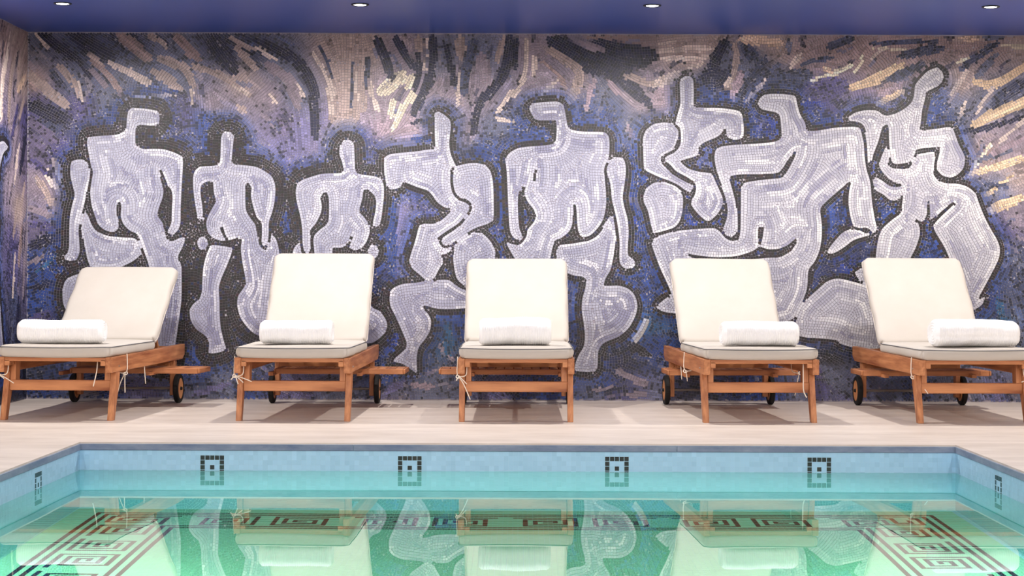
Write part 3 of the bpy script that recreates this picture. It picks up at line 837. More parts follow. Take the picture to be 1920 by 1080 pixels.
MURAL_GAIN = 1.06
FIGT = {k: [[T(p) for p in poly] for poly in v] for k, v in FIG.items()}
CUTT = [[T(p) for p in poly] for poly in CUT]
BASE += [(x, 742, c) for x, c in zip(range(70, 1960, 95), ('blue', 'slate', 'lilac', 'slate', 'blue', 'lilac', 'slate', 'mauved', 'slate', 'lilac', 'blue', 'slate', 'lilac', 'slate', 'blue', 'slate', 'lilac', 'slate', 'slate', 'lilac'))]
BASET = [(*T((x, y)), c) for x, y, c in BASE]
STRT = [([T(p) for p in pts], wd, c) for pts, wd, c in STROKES]
BLKT = [([T(p) for p in pts], wd) for pts, wd in BLACKS]
NAMES = [(-1, 'mosaic_background', 'small blue, mauve and black tiles laid around the figures'),
         (1, 'mosaic_figure', 'pale grey mosaic figure with square hooked head, leftmost on the wall'),
         (2, 'mosaic_figure', 'smaller grey mosaic figure seen from behind, second from the left'),
         (3, 'mosaic_figure', 'grey mosaic figure with narrow upright head above the second lounger'),
         (4, 'mosaic_figure', 'twisting grey mosaic figure with bent knees left of the middle lounger'),
         (5, 'mosaic_figure', 'broad grey mosaic figure with hooked head above the middle lounger'),
         (6, 'mosaic_figure', 'crouching grey mosaic figure with tall thin head above the fourth lounger'),
         (7, 'mosaic_figure', 'largest striding grey mosaic figure between the fourth and fifth loungers'),
         (8, 'mosaic_figure', 'grey mosaic figure with round tilted head, rightmost on the wall')]
nt = mosaic(CX + XL * S + 1, CX + XR * S, CY - (ZC - CAMZ) * S + 1, CY + CAMZ * S - 1, FIGT, CUTT, BASET, STRT, BLKT,
            lambda X, Y: np.interp(X, BAND_X, BAND_W), 1500,
            lambda X, Y: np.stack([(X - CX) / S, np.full(len(X), YW), CAMZ - (Y - CY) / S], 1),
            np.array([1.0, 0, 0]), np.array([0, 0, -1.0]), np.array([0, -1.0, 0]), wall_back, NAMES)

# the mosaic turns the corner onto the left wall; here the first drawing axis is the distance from the corner
LW = 430
LFIG = {1: [[(130,290),(165,300),(190,330),(196,380),(186,440),(205,470),(190,540),(170,620),(150,680),(60+150,690),(260,640),(270,520),(262,400),(240,320),(200,285),(160,278)],
            [(290,300),(330,290),(350,340),(345,430),(355,500),(330,560),(300,520),(296,420),(284,350)]]}
LBASE = [(20,90,'brown'),(80,90,'tan'),(160,100,'brown'),(260,100,'mauve'),(380,100,'slate'),(30,160,'tan'),(100,170,'mauve'),(200,180,'mauve'),(320,180,'slate'),(20,230,'purple'),(90,240,'mauve'),(180,240,'mauved'),(300,250,'blue'),(30,320,'mauved'),(80,330,'mauve'),(60,400,'tan'),(30,460,'mauve'),(90,460,'purple'),(40,540,'mauved'),(90,560,'slated'),(60,640,'slated'),(110,700,'navy'),(30,740,'slated'),(300,720,'blue'),(400,400,'blue'),(400,600,'slated'),(250,250,'navy'),(100,520,'purple')]
LSTR = [([(10,80),(60,130),(70,180)],16,'tan'),([(60,70),(110,140),(130,200)],14,'brown'),([(120,80),(150,130),(160,170)],6,'light'),([(20,150),(70,180)],12,'peach'),([(90,120),(120,180),(130,240)],14,'tan'),([(140,120),(175,180),(180,240)],18,'light'),
        ([(25,190),(60,230)],10,'tan'),([(70,210),(110,270)],14,'purple'),([(15,260),(50,330)],14,'navy'),([(60,280),(90,350)],10,'light'),([(20,350),(55,410)],12,'tan'),([(70,380),(95,450)],10,'tan'),([(40,430),(60,500)],14,'brown'),([(20,480),(30,560)],12,'mauve'),([(85,480),(100,560)],10,'light'),
        ([(60,560),(70,660)],14,'navy'),([(100,600),(110,700)],10,'slate'),([(30,640),(20,740)],12,'navy'),([(200,100),(230,180)],18,'slated'),([(280,90),(300,200)],20,'brown'),([(350,90),(360,220)],16,'tan'),([(400,250),(405,420)],20,'navy'),([(390,500),(380,700)],18,'slate'),([(120,700),(240,730)],10,'blue')]
mosaic(1, LW, CY - (ZC - CAMZ) * S + 1, CY + CAMZ * S - 1, LFIG, [], LBASE, LSTR, [([(215,300),(222,420),(215,560)],8)],
       lambda X, Y: np.full(len(X), 11.0), 330,
       lambda X, Y: np.stack([np.full(len(X), XL), YW - X / S, CAMZ - (Y - CY) / S], 1),
       np.array([0, -1.0, 0]), np.array([0, 0, -1.0]), np.array([1.0, 0, 0]), wall_left,
       [(-1, 'mosaic_background', 'mauve and blue tiles on the left wall'), (1, 'mosaic_figure', 'grey limb of a mosaic figure on the left wall')])
box('mosaic_bed', XL, XL + 0.001, YW - LW / S, YW, 0.0, ZC, M_GROUT, wall_left)

# ------------------------------------------------------------------ pool
pool = empty('pool_basin', (0, 0, 0))
struct(pool, 'sunken pool lined with small pale blue tiles')
TPX = 0.0234
bmp = bmesh.new()
bm_box(bmp, XP0 - .12, XP1 + .12, YP, YP + .12, ZBOT - .1, -0.008)
bm_box(bmp, XP0 - .12, XP0, YP0, YP, ZBOT - .1, -0.008)
bm_box(bmp, XP1, XP1 + .12, YP0, YP, ZBOT - .1, -0.008)
bm_box(bmp, XP0 - .12, XP1 + .12, YP0 - .12, YP0, ZBOT - .1, -0.008)
bm_box(bmp, XP0 - .12, XP1 + .12, YP0 - .12, YP + .12, ZBOT - .12, ZBOT)
mp_ = new_mat('pool_lining', lin((190, 222, 234)), 0.3, 0.4)
noisy(mp_, lin((172, 212, 234)), lin((182, 220, 240)), nscale=3.0)
bm_obj('lining', bmp, mp_, pool)

COPE_H = 0.0385
YN = 5.3        # tiles are laid one by one from the far wall to here


def pool_colour(n):
    c = np.array([[168, 214, 240]]) + RNG.normal(0, 1, (n, 1)) * np.array([[3, 3, 3]])
    return lin_np(c)


# marker frames of five by five black tiles at the waterline
ROW0 = -0.0738 + TPX / 2      # top of the marker rows
marks_back = [-1.484, -0.517, 0.468, 1.461]
marks_side = [YP - 0.775, YP - 1.75, YP - 2.725]
CELLS = [(i, j) for i in range(5) for j in range(5) if i in (0, 4) or j in (0, 4) or (i, j) == (2, 2)]

# tile rows are fixed by the marker rows; columns start at the marker centre
def wall_rows():
    zs = []
    z = ROW0 - TPX / 2
    while z + TPX / 2 < -COPE_H - 0.002: z += TPX
    while z - TPX > ZBOT:
        if z + TPX / 2 < -COPE_H + 0.004: zs.append(z)
        z -= TPX
    return np.array(zs)


ZS = wall_rows()


def is_mark(along, z, centers):
    m = np.zeros(along.shape, dtype=bool)
    for c in centers:
        i = np.round((along - c) / TPX).astype(int) + 2
        j = np.round((ROW0 - TPX / 2 - z) / TPX).astype(int)
        ok = (i >= 0) & (i <= 4) & (j >= 0) & (j <= 4)
        m |= ok & ((i == 0) | (i == 4) | (j == 0) | (j == 4) | ((i == 2) & (j == 2)))
    return m


def snap(c, a):     # markers sit on the tile grid
    return [a + round((x - a) / TPX) * TPX for x in c]


def wall_tiles(name, a0, a1, centers, place, ax, nrm):
    al = np.arange(a0 + TPX / 2, a1 - TPX / 4, TPX)
    cs = snap(centers, al[0])
    A, Z = np.meshgrid(al, ZS)
    A, Z = A.ravel(), Z.ravel()
    keep = ~is_mark(A, Z, cs)
    A, Z = A[keep], Z[keep]
    n = len(A)
    AX = np.broadcast_to(np.array(ax, dtype=float), (n, 3)).copy()
    AY = np.cross(np.broadcast_to(np.array(nrm, dtype=float), (n, 3)), AX)
    h = np.full(n, TPX * 0.488)
    o = tiles_mesh(name, place(A, Z), AX, AY, nrm, h, h, 0.0006, pool_colour(n), M_PTILE, pool, tilt=0.0012)
    tag(o, label='rows of small pale blue pool wall tiles', kind='stuff')
    return cs


cb = wall_tiles('wall_tiles', XP0, XP1, marks_back, lambda A, Z: np.stack([A, np.full(len(A), YP), Z], 1), (1, 0, 0), (0, -1, 0))
cl = wall_tiles('wall_tiles', YN, YP, marks_side, lambda A, Z: np.stack([np.full(len(A), XP0), A, Z], 1), (0, 1, 0), (1, 0, 0))
cr_ = wall_tiles('wall_tiles', YN, YP, [y - .03 for y in marks_side], lambda A, Z: np.stack([np.full(len(A), XP1), A, Z], 1), (0, 1, 0), (-1, 0, 0))

# every black marker tile is a piece of its own
_mk = None
def mark_tile(loc, rz):
    global _mk
    if _mk is None:
        h = TPX * 0.445
        o = box('marker_tile', -h, h, -0.0012, 0, -h, h, M_MARK, pool, bev=0.0006, seg=1)
        _mk = o
    else:
        o = _mk.copy()
        COL.objects.link(o)
    o.location = loc
    o.rotation_euler = (0, 0, rz)
for c in cb:
    for i, j in CELLS: mark_tile((c + (i - 2) * TPX, YP, ROW0 - TPX / 2 - j * TPX), 0)
for c in cl[:1]:
    for i, j in CELLS: mark_tile((XP0, c + (i - 2) * TPX, ROW0 - TPX / 2 - j * TPX), PI / 2)
for c in cr_[:1]:
    for i, j in CELLS: mark_tile((XP1, c + (i - 2) * TPX, ROW0 - TPX / 2 - j * TPX), -PI / 2)

# pool floor: pale tiles with a meander border of dark tiles
def spiral(wd, ht, flip):
    g = np.zeros((ht, wd), dtype=bool)
    x0, x1, y0, y1 = 0, wd - 1, 0, ht - 1
    while x1 - x0 >= 1 and y1 - y0 >= 1:
        g[y0, x0:x1 + 1] = True
        g[y0:y1 + 1, x1] = True
        g[y1, x0 + 2:x1 + 1] = True
        if y0 + 2 <= y1: g[y0 + 2:y1 + 1, x0 + 2] = True
        x0, x1, y0, y1 = x0 + 2, x1 - 2, y0 + 2, y1 - 2
    return g[:, ::-1] if flip else g


def band_cell(along, across, alen):
    """dark or pale for a border cell: across 0..18 from the outer line inwards"""
    if across in (0, 2, 16, 18): return True
    if across < 4 or across > 14: return False
    U = 16
    i = along % (2 * U)
    fl = i >= U
    i -= U if fl else 0
    if i >= 13: return False
    return bool(SPI[1 if fl else 0][across - 4, i])


SPI = [spiral(13, 11, False), spiral(13, 11, True)]
nx = int((XP1 - XP0) / TPX)
ny = int((YP - YN) / TPX)
dark = np.zeros((ny, nx), dtype=bool)
GAP = 5
for j in range(ny):
    for i in range(nx):
        e = min(i, nx - 1 - i)
        d = min(j, e) - GAP
        if 0 <= d < 19:
            if j <= e: dark[j, i] = band_cell(i - nx // 2 + 320, d, nx)
            else: dark[j, i] = band_cell(j - GAP + 320, d, ny)
I, J = np.meshgrid(np.arange(nx), np.arange(ny))
PX = XP0 + (I.ravel() + 0.5) * TPX
PY = YP - (J.ravel() + 0.5) * TPX
dk = dark.ravel()
nn = len(PX)
colsf = lin_np(np.array([[176, 216, 192]]) + RNG.normal(0, 2, (nn, 1)))
colsd = lin_np(np.array([[26, 30, 30]]) + RNG.normal(0, 3, (nn, 1)))
for sel, nm, lab, cc in ((~dk, 'floor_tiles', 'pale green pool floor tiles', colsf), (dk, 'border_tiles', 'dark meander border of tiles on the pool floor', colsd)):
    n = int(sel.sum())
    o = tiles_mesh(nm, np.stack([PX[sel], PY[sel], np.full(n, ZBOT)], 1), np.tile([[1.0, 0, 0]], (n, 1)), np.tile([[0, 1.0, 0]], (n, 1)), (0, 0, 1),
                   np.full(n, TPX * .48), np.full(n, TPX * .48), 0.0012, cc[sel], M_PTILE, pool, tilt=0.0)
    tag(o, label=lab, kind='stuff')

# coping: a strip of grey stone slabs under the deck edge
def coping(x0, x1, y0, y1):
    o = box('coping_stone', x0, x1, y0, y1, -COPE_H, -0.0085, M_COPE, pool, bev=0.0015, seg=1)
    return o
for a, b in ((XP0, -0.80), (-0.80, 0.77), (0.77, XP1)):
    coping(a + .0008, b - .0008, YP - 0.006, YP + .02)
for k in range(5):
    ya, yb = YP - 0.008 - 1.55 * k, max(YP0, YP - 0.008 - 1.55 * (k + 1))
    if yb >= ya: continue
    coping(XP0 - .02, XP0 + .006, yb + .0008, ya - .0008)
    coping(XP1 - .006, XP1 + .02, yb + .0008, ya - .0008)

wbm = bmesh.new()
vs = [wbm.verts.new(p) for p in ((XP0, YP0, ZWAT), (XP1, YP0, ZWAT), (XP1, YP, ZWAT), (XP0, YP, ZWAT))]
wbm.faces.new(vs)
water = bm_obj('pool_water', wbm, M_WATER)
tag(water, 'still green blue water reflecting loungers and mosaic', 'water', kind='stuff')

# unseen lamps added in the pool walls to brighten the tiles below water
def added_pool_lamp(loc, d, watts, lab, beam):
    o = empty('added_underwater_light', loc)
    o.rotation_euler = Vector(d).to_track_quat('Z', 'Y').to_euler()
    tag(o, lab, 'light', 'added underwater fill lights')
    bm = bmesh.new()
    bmesh.ops.create_cone(bm, cap_ends=True, segments=32, radius1=0.11, radius2=0.10, depth=0.02, matrix=Matrix.Translation((0, 0, 0.01)))
    bm_obj('rim', bm, M_STEEL, o)
    bm = bmesh.new()
    bmesh.ops.create_cone(bm, cap_ends=True, segments=32, radius1=0.085, radius2=0.08, depth=0.006, matrix=Matrix.Translation((0, 0, 0.024)))
    bm_obj('lens', bm, M_LENS, o)
    s = add_spot('added_underwater_beam', tuple(Vector(loc) + Vector(d) * 0.06), watts, 140, 0.6, 0.08, (0.80, 1.0, 0.84), beam)


for x, wh_ in ((-1.3, 'left'), (0.0, 'middle'), (1.3, 'right')):
    added_pool_lamp((x, YP0 + .001, -0.75), (0, 1, 0), 70, 'added underwater fill light, %s of three in the near end wall' % wh_, (0, 1, -.25))
for y in (6.7,):
    added_pool_lamp((XP0 + .001, y, -0.42), (1, 0, 0), 240, 'added underwater fill light in the left wall of the pool', (1, .75, -1.5))
    added_pool_lamp((XP1 - .001, y, -0.42), (-1, 0, 0), 240, 'added underwater fill light in the right wall of the pool', (-1, .75, -1.5))

# ------------------------------------------------------------------ ceiling downlights
WHERE = ['leftmost', 'second from the left', 'third from the left', 'rightmost']
dl_proto = None
for r, (y, wt, soft) in enumerate(LAMP_ROWS):
    for k, x in enumerate(LAMP_X):
        if dl_proto is None:
            d = empty('downlight', (x, y, ZC))
            bm = bmesh.new()
            n = 40
            prof = [(0.052, 0.0), (0.052, -0.004), (0.048, -0.007), (0.040, -0.006), (0.036, -0.001)]
            rings = [[bm.verts.new((rr * math.cos(2 * PI * i / n), rr * math.sin(2 * PI * i / n), zz)) for i in range(n)] for rr, zz in prof]
            for a, b in zip(rings[:-1], rings[1:]):
                for i in range(n): bm.faces.new((a[i], a[(i + 1) % n], b[(i + 1) % n], b[i]))
            bm_obj('trim_ring', bm, M_BLACK, d, smooth=True)
            bm = bmesh.new()
            bmesh.ops.create_uvsphere(bm, u_segments=28, v_segments=12, radius=0.038, matrix=Matrix.Translation((0, 0, -0.002)) @ Matrix.Diagonal((1, 1, 0.14, 1)))
            bm_obj('lens', bm, M_LENS, d, smooth=True)
            dl_proto = d
        else:
            d = copy_tree(dl_proto)
            d.location = (x, y, ZC)
        if r == 0:
            tag(d, 'recessed ceiling downlight, %s of the four above the loungers' % WHERE[k], 'ceiling light', 'ceiling downlights above the loungers')
        else:
            tag(d, 'added unseen ceiling downlight, %s in the %s row back from the loungers' % (WHERE[k], ('', 'second', 'third', 'fourth')[r]), 'ceiling light', 'added downlights above the pool')
        add_spot('downlight_beam', (x, y, ZC - 0.03), wt, 179, soft, 0.035, LAMP_COL)

# ------------------------------------------------------------------ sun loungers
RW = 0.3225
def make_frame():
    """the wooden frame without backrest and tray; local origin on the floor at the foot end, +y towards the wall"""
    t = empty('sun_lounger')
    for s in (-1, 1):
        x0, x1 = sorted((s * (RW - .037), s * RW))
        prism('side_rail', [(0, .268), (1.66, .272), (1.72, .300), (1.72, .366), (0, .354)], x0, x1, M_WY, t, bev=.003)
        # sabre shaped front leg
        prof = [(.105, .268), (.185, .268), (.170, .20), (.125, .11), (.078, 0.0), (.030, 0.0), (.062, .11), (.088, .20)]
        xa, xb = sorted((s * (RW - .036), s * (RW - .004)))
        prism('leg', prof, xa, xb, M_WZ, t, bev=.003)
        xa, xb = sorted((s * (RW - .070), s * (RW - .038)))
        prism('leg_block', [(.10, .19), (.17, .19), (.19, .335), (.11, .335)], xa, xb, M_WZ, t, bev=.002)
        xa, xb = sorted((s * (RW - .066), s * (RW - .0375)))
        box('corner_block', xa, xb, .004, .085, .306, .338, M_WX, t, bev=.002)
        xa, xb = sorted((s * (RW - .038), s * (RW - .008)))
        box('leg', xa, xb, 1.475, 1.535, .05, .272, M_WZ, t, bev=.003)
        # wheel
        wx0, wx1 = sorted((s * (RW - .005), s * (RW + .027)))
        bm = bmesh.new()
        n = 40
        R0 = .0925
        prof = [(.066, wx0), (R0 - .006, wx0), (R0, wx0 + .006), (R0, wx1 - .006), (R0 - .006, wx1), (.066, wx1)]
        rings = [[bm.verts.new((xx, 1.505 + rr * math.cos(2 * PI * i / n), R0 + rr * math.sin(2 * PI * i / n))) for i in range(n)] for rr, xx in prof]
        for q in range(len(rings)):
            a, b = rings[q], rings[(q + 1) % len(rings)]
            for i in range(n): bm.faces.new((a[i], a[(i + 1) % n], b[(i + 1) % n], b[i]))
        wh = bm_obj('wheel', bm, M_RUB, t)
        bm = bmesh.new()
        bmesh.ops.create_cone(bm, cap_ends=True, segments=36, radius1=.0665, radius2=.0665, depth=.028,
                              matrix=Matrix.Translation((s * (RW + .011), 1.505, R0)) @ Matrix.Rotation(PI / 2, 4, 'Y'))
        hb = bm_obj('hub', bm, M_HUB, wh)
        bm = bmesh.new()
        bmesh.ops.create_cone(bm, cap_ends=True, segments=16, radius1=.012, radius2=.009, depth=.012,
                              matrix=Matrix.Translation((s * (RW + .030), 1.505, R0)) @ Matrix.Rotation(s * PI / 2, 4, 'Y'))
        bm_obj('axle_cap', bm, M_RUB, wh)
        # bolt heads on the rail
        bm = bmesh.new()
        bmesh.ops.create_cone(bm, cap_ends=True, segments=14, radius1=.0055, radius2=.0045, depth=.004,
                              matrix=Matrix.Translation((s * (RW + .001), .145, .30)) @ Matrix.Rotation(s * PI / 2, 4, 'Y'))
        bm_obj('bolt', bm, M_STEEL, t)
    box('front_rail', -RW + .037, RW - .037, .004, .066, .330, .352, M_WX, t, bev=.003)
    for k in range(9):
        y = .085 + k * .099
        box('slat', -RW + .037, RW - .037, y, y + .075, .332, .350, M_WX, t, bev=.002)
    box('stretcher', -RW + .036, RW - .036, .098, .126, .163, .222, M_WX, t, bev=.004)
    box('rear_rail', -RW + .038, RW - .038, 1.47, 1.50, .195, .262, M_WX, t, bev=.003)
    box('tail_rail', -RW + .037, RW - .037, 1.66, 1.69, .295, .352, M_WX, t, bev=.003)
    box('prop_rail', -RW + .037, RW - .037, 1.30, 1.335, .285, .325, M_WX, t, bev=.003)
    for s in (-1, 1):
        xa, xb = sorted((s * .255, s * .284))
        box('tray_runner', xa, xb, 1.00, 1.46, .200, .222, M_WY, t, bev=.002)
    bm = bmesh.new()
    bmesh.ops.create_cone(bm, cap_ends=True, segments=12, radius1=.008, radius2=.008, depth=2 * RW,
                          matrix=Matrix.Translation((0, 1.505, .0925)) @ Matrix.Rotation(PI / 2, 4, 'Y'))
    bm_obj('axle', bm, M_STEEL, t)
    return t


def make_backrest(t):
    """local origin at the hinge, running along +y; turned up by its x rotation"""
    b = empty('backrest_frame')
    b.parent = t
    for s in (-1, 1):
        xa, xb = sorted((s * .245, s * .279))
        box('stile', xa, xb, 0, .72, -.022, .0, M_WY, b, bev=.003)
        xa, xb = sorted((s * .205, s * .232))
        box('prop', xa, xb, .30, .33, -.24, -.022, M_WZ, b, bev=.002)
    for k in range(7):
        box('slat', -.275, .275, .01 + k * .101, .085 + k * .101, .0, .016, M_WX, b, bev=.002)
    return b


TRL, TRD = .78, .30
def make_tray(t):
    """pull out side tray; local origin at its middle"""
    tr = empty('side_tray')
    tr.parent = t
    for y in (0.0, TRD - .03):
        box('tray_rail', -TRL / 2, TRL / 2, y, y + .028, -.026, .007, M_WX, tr, bev=.003)
    n = 14
    st = TRL / n
    for k in range(n):
        box('slat', -TRL / 2 + k * st + .004, -TRL / 2 + (k + 1) * st - .004, -.0005 + .028, TRD - .0295, -.0100, .006, M_WY, tr, bev=.002)
    for s in (-1, 1):
        xa, xb = sorted((s * TRL / 2, s * (TRL / 2 + .012)))
        box('lip', xa, xb, -.004, TRD + .004, -.024, .006, M_WY, tr, bev=.004)
    return tr


def puffy(name, wd, ln, th, mat, parent, puff=.010, r=.028, sag=0.0, seed=0, cr=.045):
    """a stuffed pad: x across, y 0..ln, z 0..th, rounded edges and a soft crown"""
    nx, ny, nz = 30, 44, 7
    rg = random.Random(seed)
    ph = [rg.uniform(0, 6.28) for _ in range(6)]
    bm = bmesh.new()
    def shape(u, v, w):
        # u,v,w in -1..1
        hx, hy, hz = wd / 2, ln / 2, th / 2
        x, y, z = u * hx, v * hy, w * hz
        ix, iy, iz = max(-hx + r, min(hx - r, x)), max(-hy + r, min(hy - r, y)), max(-hz + r, min(hz - r, z))
        d = Vector((x - ix, y - iy, z - iz))
        if d.length > 1e-9: d = d.normalized() * min(r, d.length if max(abs(d.x), abs(d.y), abs(d.z)) < r - 1e-6 else r)
        p = Vector((ix, iy, iz)) + d
        qx, qy = abs(p.x) - (hx - cr), abs(p.y) - (hy - cr)
        if qx > 0 and qy > 0:
            l = math.hypot(qx, qy)
            m = max(qx, qy)
            k = m / l if l > 1e-9 else 1.0
            p.x = math.copysign(hx - cr + qx * k, p.x); p.y = math.copysign(hy - cr + qy * k, p.y)
        f = (1 - u * u) * (1 - v * v)
        if w > 0: p.z += w * (puff * (f ** 0.6) + .0025 * math.sin(3.1 * u + ph[0]) * math.sin(4.3 * v + ph[1]))
        if abs(u) > .9: p.x += .003 * math.sin(9 * v + ph[2]) * u
        if v < -.9: p.y -= .004 * math.cos(1.6 * u); p.z += sag * (1 - u * u) * (w - 1) * .5 - sag * (1 - u * u) * .4
        return (p.x, p.y + hy, p.z + hz)
    cache = {}
    def V(i, j, k):
        key = (i, j, k)
        if key not in cache:
            def sp(q, n):   # denser near the edges
                t = -1 + 2 * q / n
                return math.copysign(1 - (1 - abs(t)) ** 1.5, t)
            cache[key] = bm.verts.new(shape(sp(i, nx), sp(j, ny), sp(k, nz)))
        return cache[key]
    for i in range(nx):
        for j in range(ny):
            bm.faces.new((V(i, j, nz), V(i + 1, j, nz), V(i + 1, j + 1, nz), V(i, j + 1, nz)))
            bm.faces.new((V(i, j, 0), V(i, j + 1, 0), V(i + 1, j + 1, 0), V(i + 1, j, 0)))
    for i in range(nx):
        for k in range(nz):
            bm.faces.new((V(i, 0, k), V(i + 1, 0, k), V(i + 1, 0, k + 1), V(i, 0, k + 1)))
            bm.faces.new((V(i, ny, k), V(i, ny, k + 1), V(i + 1, ny, k + 1), V(i + 1, ny, k)))
    for j in range(ny):
        for k in range(nz):
            bm.faces.new((V(0, j, k), V(0, j, k + 1), V(0, j + 1, k + 1), V(0, j + 1, k)))
            bm.faces.new((V(nx, j, k), V(nx, j + 1, k), V(nx, j + 1, k + 1), V(nx, j, k + 1)))
    return bm_obj(name, bm, mat, parent, smooth=True)


def piping(wd, ln, z, r, mat, parent, corner=.045, sag=0.0):
    pts = []
    hx = wd / 2
    def arc(cx, cy, a0):
        for k in range(6):
            a = a0 + PI / 2 * k / 5
            pts.append((cx + corner * math.cos(a), cy + corner * math.sin(a), z))
    m = 9
    arc(-hx + corner, corner, PI)
    for k in range(1, m):
        u = -1 + 2 * k / m
        pts.append((u * (hx - corner), -.003, z - sag * (1 - u * u)))
    arc(hx - corner, corner, 1.5 * PI)
    for k in range(1, m): pts.append((hx, corner + (ln - 2 * corner) * k / m, z))
    arc(hx - corner, ln - corner, 0)
    for k in range(1, m): pts.append((hx - corner - (wd - 2 * corner) * k / m, ln, z))
    arc(-hx + corner, ln - corner, PI / 2)
    for k in range(1, m): pts.append((-hx, ln - corner - (ln - 2 * corner) * k / m, z))
    return tube_mesh('piping', pts, r, mat, parent, closed=True)


HINGE_Y, HINGE_Z = .985, .346
SEAT_L, BACK_L, CUT_H = 1.005, .735, .064
def make_cushion(t, ang, seed):
    c = empty('cushion')
    c.parent = t
    c.location = (0, -.012, .354)
    seat = puffy('seat_pad', .640, SEAT_L, CUT_H, M_CUSH, c, puff=.006, sag=.004, seed=seed)
    piping(.636, SEAT_L, CUT_H - .008, .0026, M_PIPE, c, sag=.004)
    back = puffy('back_pad', .632, BACK_L, CUT_H, M_CUSH, c, puff=.008, seed=seed + 50)
    back.location = (0, SEAT_L + .028, .018)
    back.rotation_euler = (ang, 0, 0)
    p = piping(.632, BACK_L, CUT_H * .5, .0026, M_PIPEC, c)
    p.location = back.location
    p.rotation_euler = back.rotation_euler
    return c


def cord(t, pts, r=.0032):
    return tube_mesh('tie_cord', catmull(pts, 6), r, M_CORD, t)


def knot_cord(t, s, y, tails):
    """cord looped round a side rail at y with hanging tails"""
    xo, xi = s * (RW + .005), s * (RW - .043)
    cord(t, [(xo - s * .002, y, .362), (xo, y, .32), (xo + s * .001, y - .004, .275), (xo - s * .006, y - .008, .256), (s * (RW - .02), y - .012, .252), (xi, y - .01, .262), (xi - s * .004, y, .30), (xi, y, .348)])
    cord(t, [(xo, y - .010, .262), (xo + s * .006, y - .020, .25), (xo - s * .004, y - .026, .243), (xo - s * .018, y - .022, .250), (xo - s * .004, y - .014, .258)], .003)
    for dx, dy, ln in tails:
        cord(t, [(xo - s * .008, y - .016, .252), (xo - s * .008 + dx * .45, y - .024 + dy * .4, .252 - ln * .35), (xo - s * .008 + dx, y - .02 + dy, .252 - ln)], .003)


SPEC = [
    # X, rotation (deg), backrest angle, tray offset, label bits
    (-2.573, -3.2, 37.5, .165, 'leftmost teak sun lounger with the lowest backrest and tray pulled out to the right'),
    (-1.256, -1.0, 48.0, .142, 'teak sun lounger with the most upright backrest, second from the left'),
    (-0.013, 0.0, 44.5, -.0735, 'middle teak sun lounger facing the pool straight on, tray out to the left'),
    (1.348, 3.0, 45.0, .02, 'teak sun lounger with no tray showing, second from the right'),
    (2.541, 2.1, 46.0, -.006, 'rightmost teak sun lounger, cut off by the edge of the picture'),
]
YF = 10.35
frame0 = None
LOUNGERS = []
for i, (x, rz, ba, to, lab) in enumerate(SPEC):
    if frame0 is None:
        t = make_frame()
        frame0 = t
        back0 = make_backrest(t)
        tray0 = make_tray(t)
        b, tr = back0, tray0
    else:
        t = frame0.copy()
        COL.objects.link(t)
        b = tr = None
        for ch in list(frame0.children):
            if ch.name.startswith(('cushion', 'tie_cord')): continue
            c = copy_tree(ch, t)
            if ch is back0: b = c
            if ch is tray0: tr = c
    t.location = (x, YF, 0)
    t.rotation_euler = (0, 0, math.radians(rz))
    tag(t, lab, 'sun lounger', 'teak sun loungers along the mosaic wall')
    b.location = (0, HINGE_Y + .02, HINGE_Z)
    b.rotation_euler = (math.radians(ba), 0, 0)
    tr.location = (to, 1.075, .2335)
    LOUNGERS.append(t)
    make_cushion(t, math.radians(ba), 100 + i)
    TAILS = [
        [(1, .30, [(.004, -.01, .11), (-.055, .0, .16)]), (-1, .045, [(.085, -.01, .045), (.03, -.01, .02), (-.03, -.02, .02)])],
        [(-1, .04, [(.095, -.02, .03), (.05, -.03, .035), (-.02, -.02, .02), (.02, -.02, .045)])],
        [(-1, .04, [(.065, -.02, .125), (-.012, -.02, .02), (.045, -.02, .04)])],
        [(1, .55, [(-.03, -.02, .13)]), (-1, .75, [(.01, 0, .06)])],
        [(-1, .16, [(.07, -.05, .09)]), (1, .05, [(-.06, 0, .02)])],
    ][i]
    for s, y, tails in TAILS: knot_cord(t, s, y, tails)
    if i == 0:
        cord(t, [(.225, .06, .33), (.222, .05, .27), (.205, .045, .19)], .0032)
        cord(t, [(.31, .75, .27), (.314, .745, .22), (.318, .75, .165)], .003)
    if i == 3:
        cord(t, [(.245, .06, .33), (.243, .05, .25), (.245, .05, .18), (.262, .05, .14)], .0034)
        cord(t, [(-.318, .95, .27), (-.316, .945, .24), (-.312, .95, .19)], .003)


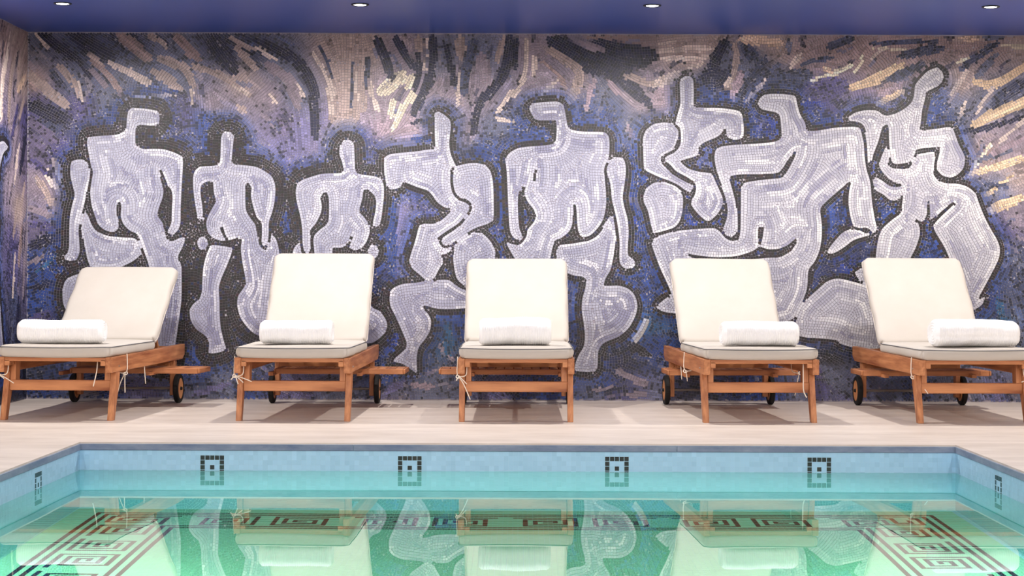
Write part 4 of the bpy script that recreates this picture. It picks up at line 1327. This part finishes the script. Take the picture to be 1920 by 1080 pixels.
# ------------------------------------------------------------------ rolled towels
def towel(name, ln, dp, ht, seed, fold):
    rg = random.Random(seed)
    ph = [rg.uniform(0, 6.28) for _ in range(8)]
    nu, nv = 150, 56
    bm = bmesh.new()
    def ring(u, scale, xx, rib=1.0):
        out = []
        for j in range(nv):
            a = 2 * PI * j / nv
            ca, sa = math.cos(a), math.sin(a)
            e = 2.0 / 2.45
            y = math.copysign(abs(ca) ** e, ca) * dp / 2
            z = math.copysign(abs(sa) ** e, sa) * ht / 2
            k = 1 + .030 * math.sin(2.3 * u + ph[0] + a) + .020 * math.sin(5 * u + ph[1] + 2 * a) + .010 * math.sin(13 * u + ph[4] + 3 * a)
            up = max(0.0, sa)
            k += -.03 * up * math.sin(1.7 * u + ph[2])
            ribv = .0019 * math.sin(u * ln / .0125 * PI) * rib * (.5 + .5 * math.sin(1.3 * u + a + ph[3]) ** 2)
            L0 = math.hypot(y, z)
            k += ribv / max(L0, .02)
            if fold > 0:        # the groove of the outer fold along front and ends
                k -= fold * math.exp(-((z / ht + .13) / .05) ** 2)
            y, z = y * k * scale, z * k * scale
            z = max(z, -ht / 2 + .002)
            out.append(bm.verts.new((xx, y, z + ht / 2)))
        return out
    rings = []
    for i in range(nu + 1):
        u = -1 + 2 * i / nu
        end = max(0.0, (abs(u) - .90) / .10)
        sc = 1 - .15 * end ** 2.5
        rings.append(ring(u, sc, u * ln / 2))
    for a, b in zip(rings[:-1], rings[1:]):
        for j in range(nv): bm.faces.new((a[j], a[(j + 1) % nv], b[(j + 1) % nv], b[j]))
    for sgn, base in ((-1, rings[0]), (1, rings[-1])):
        prev = base
        for q in range(1, 13):
            sc = .85 * (1 - q / 13)
            dx = (.004 if q % 3 == 1 else (-.007 if q % 3 == 2 else 0.0)) + .004 * (1 - q / 13)
            cur = ring(sgn, sc, sgn * (ln / 2 + dx), 0)
            for j in range(nv):
                q1 = (prev[j], prev[(j + 1) % nv], cur[(j + 1) % nv], cur[j])
                bm.faces.new(q1)
            prev = cur
        bm.faces.new(prev)
    return bm_obj(name, bm, M_TOWEL, None, smooth=True)


def at(u, v, Y):
    du, dv = u - CX, v - CY
    du, dv = du + ROLL * dv, dv - ROLL * du
    return du * Y / FPX, CAMZ - dv * Y / FPX


TOW = [
    # centre px, bottom px, px length, depth along y, height, local y, turn, fold, label
    (117, 157, .19, .132, .20, 2.0, .0, 'long rolled white towel on the leftmost lounger'),
    (557, 134, .19, .134, .20, 0.5, .0, 'smooth rolled white towel on the second lounger from the left'),
    (966, 133, .20, .152, .19, 0.0, .0, 'ribbed rolled white towel, highest and in the middle of the picture'),
    (1423, 142, .19, .138, .19, 3.0, .03, 'rolled white towel on the second lounger from the right'),
    (1825, 158, .22, .150, .17, 3.5, .07, 'folded ribbed white towel on the rightmost lounger'),
]
for i, (cxp, lpx, dp, ht, ly, rz, fold, lab) in enumerate(TOW):
    Y = YF + ly
    Xc, _ = at(cxp, 640, Y)
    o = towel('rolled_towel', lpx * Y / FPX - .01, dp, ht, 300 + i, fold)
    o.location = (Xc, Y, .354 + CUT_H + .0055)
    o.rotation_euler = (0, 0, math.radians(rz))
    tag(o, lab, 'towel', 'white towels on the loungers')
